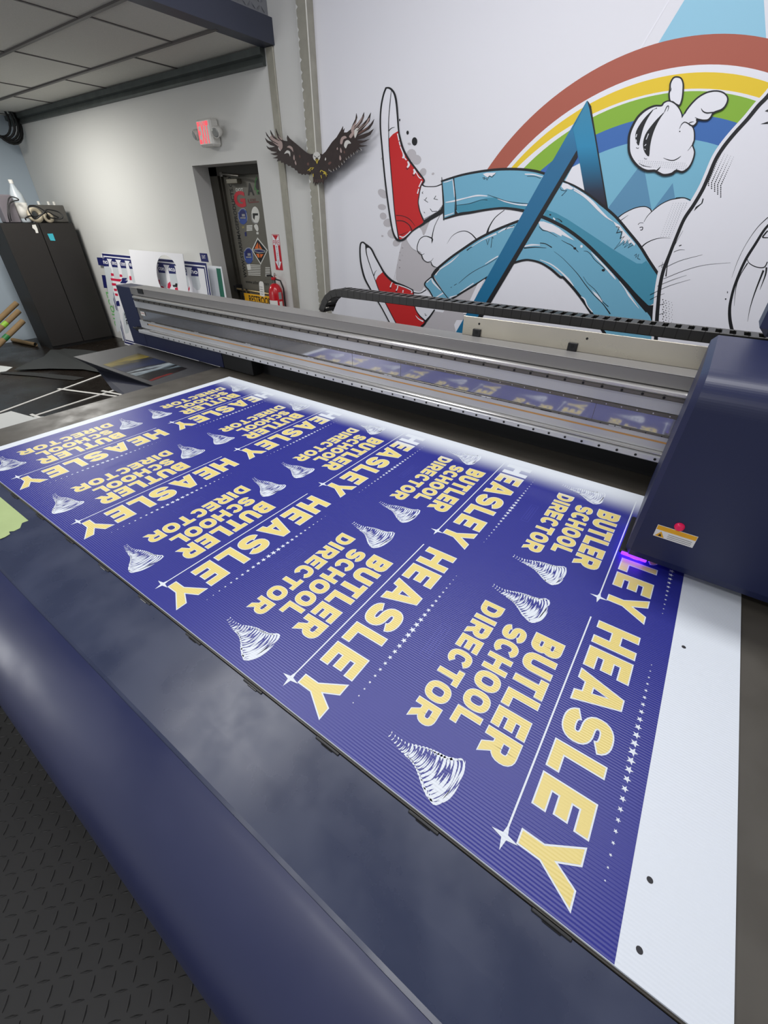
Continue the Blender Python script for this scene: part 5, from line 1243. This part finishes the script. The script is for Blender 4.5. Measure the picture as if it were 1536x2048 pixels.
cable('power_cable', [(52, 440), (50, 436), (62, 432), (72, 438), (84, 428), (92, 420), (104, 420), (118, 424), (124, 432), (122, 437), (112, 437), (98, 434), (90, 424), (76, 414), (64, 411), (56, 416), (60, 428), (70, 434), (82, 430), (94, 424), (106, 430), (118, 435)], -5.585, 0.008, 'tangled black cable lying across the middle of the cabinet top')
# hanging cable coil near the ceiling
b = MB(); c0 = on_x(-6, 238, -6.3)
for k in range(5):
    rr = 0.17 + 0.02 * k; pts = []
    for j in range(24):
        t = 2 * PI * j / 24
        pts.append((-6.3 + 0.05 * math.sin(t + k) + 0.02 * k, c0.y + rr * 0.8 * math.cos(t) + 0.01 * k, c0.z + rr * math.sin(t)))
    b.tube(pts, 0.013, BLACK, 8, closed=True)
b.tube([(-6.3, c0.y, c0.z + 0.17), (-6.3, c0.y - 0.05, CZ)], 0.012, BLACK, 8)
tag(b.build('cable_coil'), 'coil of black cable hanging from the ceiling in the left corner', 'cable coil')
# cardboard tubes leaning in the corner
GT = mat('green_tape', rgb(150, 200, 60), 0.5); GT2 = mat('dark_green_tape', rgb(40, 120, 60), 0.5)
tubes = (((-26, 662), (34, 606), 0.033, 'cardboard tube leaning furthest back in the stack left of the cabinet', None),
         ((-24, 680), (38, 622), 0.033, 'cardboard tube with light green tape left of the cabinet', GT),
         ((-14, 700), (46, 642), 0.035, 'nearest leaning cardboard tube with dark green tape left of the cabinet', GT2),
         ((20, 683), (62, 669), 0.028, 'short cardboard tube lying low beside the cabinet side', None))
for k, (a_, c_, r_, lab, tm) in enumerate(tubes):
    t_ = None
    X = -5.95 + 0.1 * k
    p0 = on_x(*a_, X); p1 = on_x(*c_, X - 0.15)
    if k == 3: p0 = on_y(*a_, 2.02); p1 = on_y(*c_, 2.12); p0.z = max(r_ + 0.001, min(p0.z, 0.06)); p1.z = p0.z = r_ + 0.001
    p1.y = min(p1.y, Y0c - r_ - 0.02); p0.y = min(p0.y, Y0c - r_ - 0.02)
    if k < 3: dd = p1 - p0; p0 = p0 - dd * ((p0.z - r_ - 0.002) / dd.z)          # the lower end rests on the floor
    t_ = thing('cardboard_tube', lab, 'tube', (p0.x, p0.y, 0), 'cardboard tubes left of the cabinet')
    d = (p1 - p0).normalized()
    b = MB(); b.tube([p0, p1], r_, CARD, 18, caps=False); b.tube([p1, p0], r_ * 0.86, CARD, 18, caps=False)
    b.tube([p1 - d * 0.02, p1 - d * 0.018], r_ * 0.99, BLACK_M, 18); b.tube([p0 + d * 0.02, p0 + d * 0.018], r_ * 0.99, BLACK_M, 18)
    b.build('tube_body', t_)
    if tm:
        m_ = p1 - d * (0.30 if tm is GT else 0.36); b = MB(); b.tube([m_ - d * 0.04, m_ + d * 0.04], r_ * 1.03, tm, 18, caps=False); b.build('tape_band', t_)

# ------------------------------------------------------------------ sign boards leaning on the wall
def board_plane(yb, yt, zt):
    """plane leaning from (yb, floor) to (yt, zt)"""
    def place(x, z, l): 
        f = z / zt
        return Vector((x, yb + (yt - yb) * f - l, z))
    return place
def px_on_board(px, py, yb, yt, zt):
    z = 0.5
    for _ in range(12):
        p = on_y(px, py, yb + (yt - yb) * z / zt); z = p.z
    return (p.x, p.z)
GREENP = mat('green_print', rgb(110, 190, 110), 0.5); TEAL = mat('dark_green_print', rgb(40, 110, 90), 0.5); REDP = mat('flag_red_print', rgb(206, 30, 70), 0.5)
def board(name, corners, yb, yt, zt, m, label, art=None, th=0.004):
    pl = board_plane(yb, yt, zt)
    a = Art(pl, 0.0004)
    c = [Vector(pl(x, z, 0)) for x, z in corners]; n = len(c)
    a.poly(corners, m, 0)
    bk = [v + Vector((0, th, 0)) for v in c]
    tri = tessellate_polygon([[Vector((p[0], p[1], 0)) for p in corners]])
    a.mb.add(bk, tri, m); a.mb.add(c + bk, [(i, (i + 1) % n, n + (i + 1) % n, n + i) for i in range(n)], m)
    if art: art(a)
    return tag(a.mb.build(name), label, 'sign board')
def PX(pts, g): return [px_on_board(x, y, *g) for x, y in pts]
Zq = zv(180, 490, 6.144); Zr = zv(160, 480, 5.12)
# rearmost board with green lettering
g1 = (3.06, 3.135, 1.3)
def art1(a):
    x, z = PX(Zr([(355, 880)]), g1)[0]
    o = PX(Zr([(300, 520), (258, 520), (340, 895)]), g1)
    e0, e1, e2 = PX(Zr([(318, 530), (352, 880), (262, 530)]), g1)
    put_text(a, 'Econo', (e2[0], e2[1]), (0, e1[1] - e0[1]), (e0[0] - e2[0], 0), GREENP, 1, 0.008)
    a.poly(PX(Zr([(172, 178), (235, 182), (250, 262), (190, 258)]), g1), NAVY_P, 1)
    a.poly(PX(Zr([(222, 358), (285, 365), (300, 495), (245, 490)]), g1), NAVY_P, 1)
    put_text(a, 'eco', (-5.13, HB + 0.09), (0.16, 0), (0, 0.07), WHITE, 2, 0.0)
    q_ = PX(Zr([(250, 470)]), g1)[0]
    a.poly([(-2.60, HB - 0.9), (-2.52, HB - 0.9), (-2.52, HB + 0.27), (-2.60, HB + 0.27)], TEAL, 1)
board('sign_board', [(-5.28, 0.012), (-2.46, 0.012), (-2.44 - 0.06, HB + 0.29), (-5.22, HB + 0.29)], *g1, CORO, 'rear white sign board with green lettering leaning on the grey wall', art1)
# navy bordered sheet of cut shapes
g2 = (2.97, 3.07, 1.26)
def art2(a):
    x0, x1, z0, z1 = -5.05, -2.67, 0.02, HB + 0.325
    def rect(x0, x1, z0, z1, m, l): a.poly([(x0, z0), (x1, z0), (x1, z1), (x0, z1)], m, l)
    rect(x0 + 0.006, x1 - 0.006, z0 + 0.006, z1 - 0.006, NAVY_P, 1); rect(x0 + 0.032, x1 - 0.032, z0 + 0.032, z1 - 0.032, WHITE, 2)
    rect(x0 + 0.046, x1 - 0.046, z0 + 0.046, z1 - 0.046, NAVY_P, 3); rect(x0 + 0.064, x1 - 0.064, z0 + 0.064, z1 - 0.064, WHITE, 4)
    caps = ([(160, 160), (212, 165), (236, 262), (172, 262)], [(262, 172), (318, 178), (343, 276), (276, 272)], [(372, 184), (432, 188), (449, 286), (384, 283)], [(480, 196), (540, 200), (556, 296), (490, 293)],
            [(838, 230), (905, 235), (928, 345), (848, 338)], [(968, 240), (1040, 245), (1058, 355), (974, 350)], [(1118, 250), (1172, 258), (1196, 375), (1130, 368)], [(1248, 260), (1312, 262), (1336, 385), (1245, 380)])
    words = ('no', 'ono', 'con', 'ec', 'con', 'eco', 'ec', 'no')
    for cp, wd in zip(caps, words):
        (ax, ay), (bx_, by), (cx_, cy_), (dx_, dy_) = cp
        a.poly(PX(Zq([(dx_, dy_ - 4), (cx_, cy_ - 4), (cx_ + 26, cy_ + 120), (cx_ + 14, cy_ + 165), (cx_ - 22, cy_ + 170), (dx_ + 22, dy_ + 130)]), g2), GREY_P, 5)
        a.poly(PX(Zq([(ax - 6, dy_ - 60), (ax + 10, ay), (bx_ - 6, by), (cx_ - 8, by + 45), (cx_, cy_), (dx_, dy_)]), g2), NAVY_P, 6)
        o, u_, w_ = PX(Zq([(dx_ - 2, dy_ - 32), (cx_ - 8, cy_ - 26), (dx_ - 9, dy_ - 72)]), g2)
        put_text(a, wd, o, (u_[0] - o[0], u_[1] - o[1]), (0, w_[1] - o[1]), WHITE, 7, 0.02)
    for q_ in ([(258, 345), (292, 350), (296, 380), (262, 378)], [(365, 360), (395, 364), (401, 392), (369, 390)], [(485, 380), (508, 382), (516, 432), (490, 430)], [(255, 405), (330, 416), (395, 420), (372, 450), (262, 435)],
               [(268, 466), (322, 472), (326, 500), (274, 497)], [(293, 534), (331, 537), (336, 566), (300, 563)], [(306, 594), (342, 597), (348, 626), (315, 623)],
               [(820, 425), (858, 428), (866, 487), (822, 484)], [(955, 525), (958, 475), (986, 448), (1000, 500), (978, 538)], [(1045, 530), (1078, 518), (1086, 560), (1050, 556)], [(1203, 560), (1222, 505), (1228, 540), (1214, 572)], [(870, 500), (905, 512), (912, 530), (880, 520)]):
        a.poly(PX(Zq(q_), g2), REDP, 8)
    for q_ in ([(372, 468), (392, 442), (396, 405), (455, 405), (452, 425), (425, 430), (470, 440), (440, 472)], [(325, 690), (356, 685), (372, 748), (328, 750)]):
        a.poly(PX(Zq(q_), g2), NAVY_P, 8)
    a.poly(PX(Zq([(1018, 492), (1050, 488), (1052, 470), (1076, 472), (1076, 518), (1022, 512)]), g2), DBLACK, 9)
    for q_ in ([(352, 735), (385, 725), (410, 770), (418, 905), (400, 935), (378, 930)], [(440, 750), (480, 745), (498, 800), (505, 930), (488, 955), (462, 940)], [(255, 280), (300, 275), (330, 340), (345, 640), (325, 660), (300, 600)]):
        a.poly(PX(Zr(q_), g2), GREY_P, 5, 3)
    o, u_, w_ = PX(Zr([(452, 748), (468, 868), (482, 748)]), g2)
    put_text(a, 'UNZ', o, (0, u_[1] - o[1]), (w_[0] - o[0], 0), DBLACK, 9, 0.02)
board('sign_board', [(-5.05, 0.005), (-2.67, 0.005), (-2.67, HB + 0.325), (-5.05, HB + 0.325)], *g2, WHITE, 'navy bordered sheet printed with rows of navy and grey door hanger shapes', art2)
# white board with an oval cut out
g3 = (2.86, 3.0, 1.32)
cT = PX([(257.5, 499.5), (365, 507.5), (373, 600), (262.5, 600)], g3)
xl, xr = cT[0][0], cT[1][0]; zt_ = (cT[0][1] + cT[1][1]) / 2
oc = px_on_board(337, 556, *g3)
ot = px_on_board(333, 510.5, *g3)
orr = px_on_board(361.5, 556, *g3)
rx_, rz_ = orr[0] - oc[0] - 0.01, ot[1] - oc[1]
outer = [(xl, 0.004), (xr, 0.004), (xr, zt_), (xl, zt_)]
pl = board_plane(*g3); b = MB(); n = 40
hole = [(oc[0] + rx_ * math.cos(2 * PI * k / n), oc[1] + rz_ * math.sin(2 * PI * k / n)) for k in range(n)]
polys = [[Vector((x, z, 0)) for x, z in outer], [Vector((x, z, 0)) for x, z in hole[::-1]]]
allp = outer + hole[::-1]
tri = tessellate_polygon(polys)
for off in (0, 0.006): b.add([pl(x, z, 0) + Vector((0, off, 0)) for x, z in allp], tri, WHITE)
for ring in (outer, hole):
    m_ = len(ring); b.add([pl(x, z, 0) for x, z in ring] + [pl(x, z, 0) + Vector((0, 0.006, 0)) for x, z in ring], [(i, (i + 1) % m_, m_ + (i + 1) % m_, m_ + i) for i in range(m_)], WHITE)
tag(b.build('cutout_board'), 'plain white board with an oval hole leaning in front of the navy bordered sheet', 'sign board')
# small navy exit plaque
p0 = on_y(399, 506, WY - 0.003); p1 = on_y(417, 524, WY - 0.003)
ea_ = Art(lambda x, z, l: Vector((x, WY - 0.0042 - l, z)))
ea_.mb.bbox(p0.x, p1.x, WY - 0.004, WY - 0.0002, p1.z, p0.z, NAVY_P, 0.001)
put_text(ea_, 'EXIT', (p0.x + 0.035, p1.z + 0.03), (0.065, 0), (0, 0.033), WHITE, 1, 0.0)
tag(ea_.mb.build('exit_plaque'), 'small navy plaque reading EXIT on the wall left of the doorway', 'sign')

bpy.context.view_layer.update()
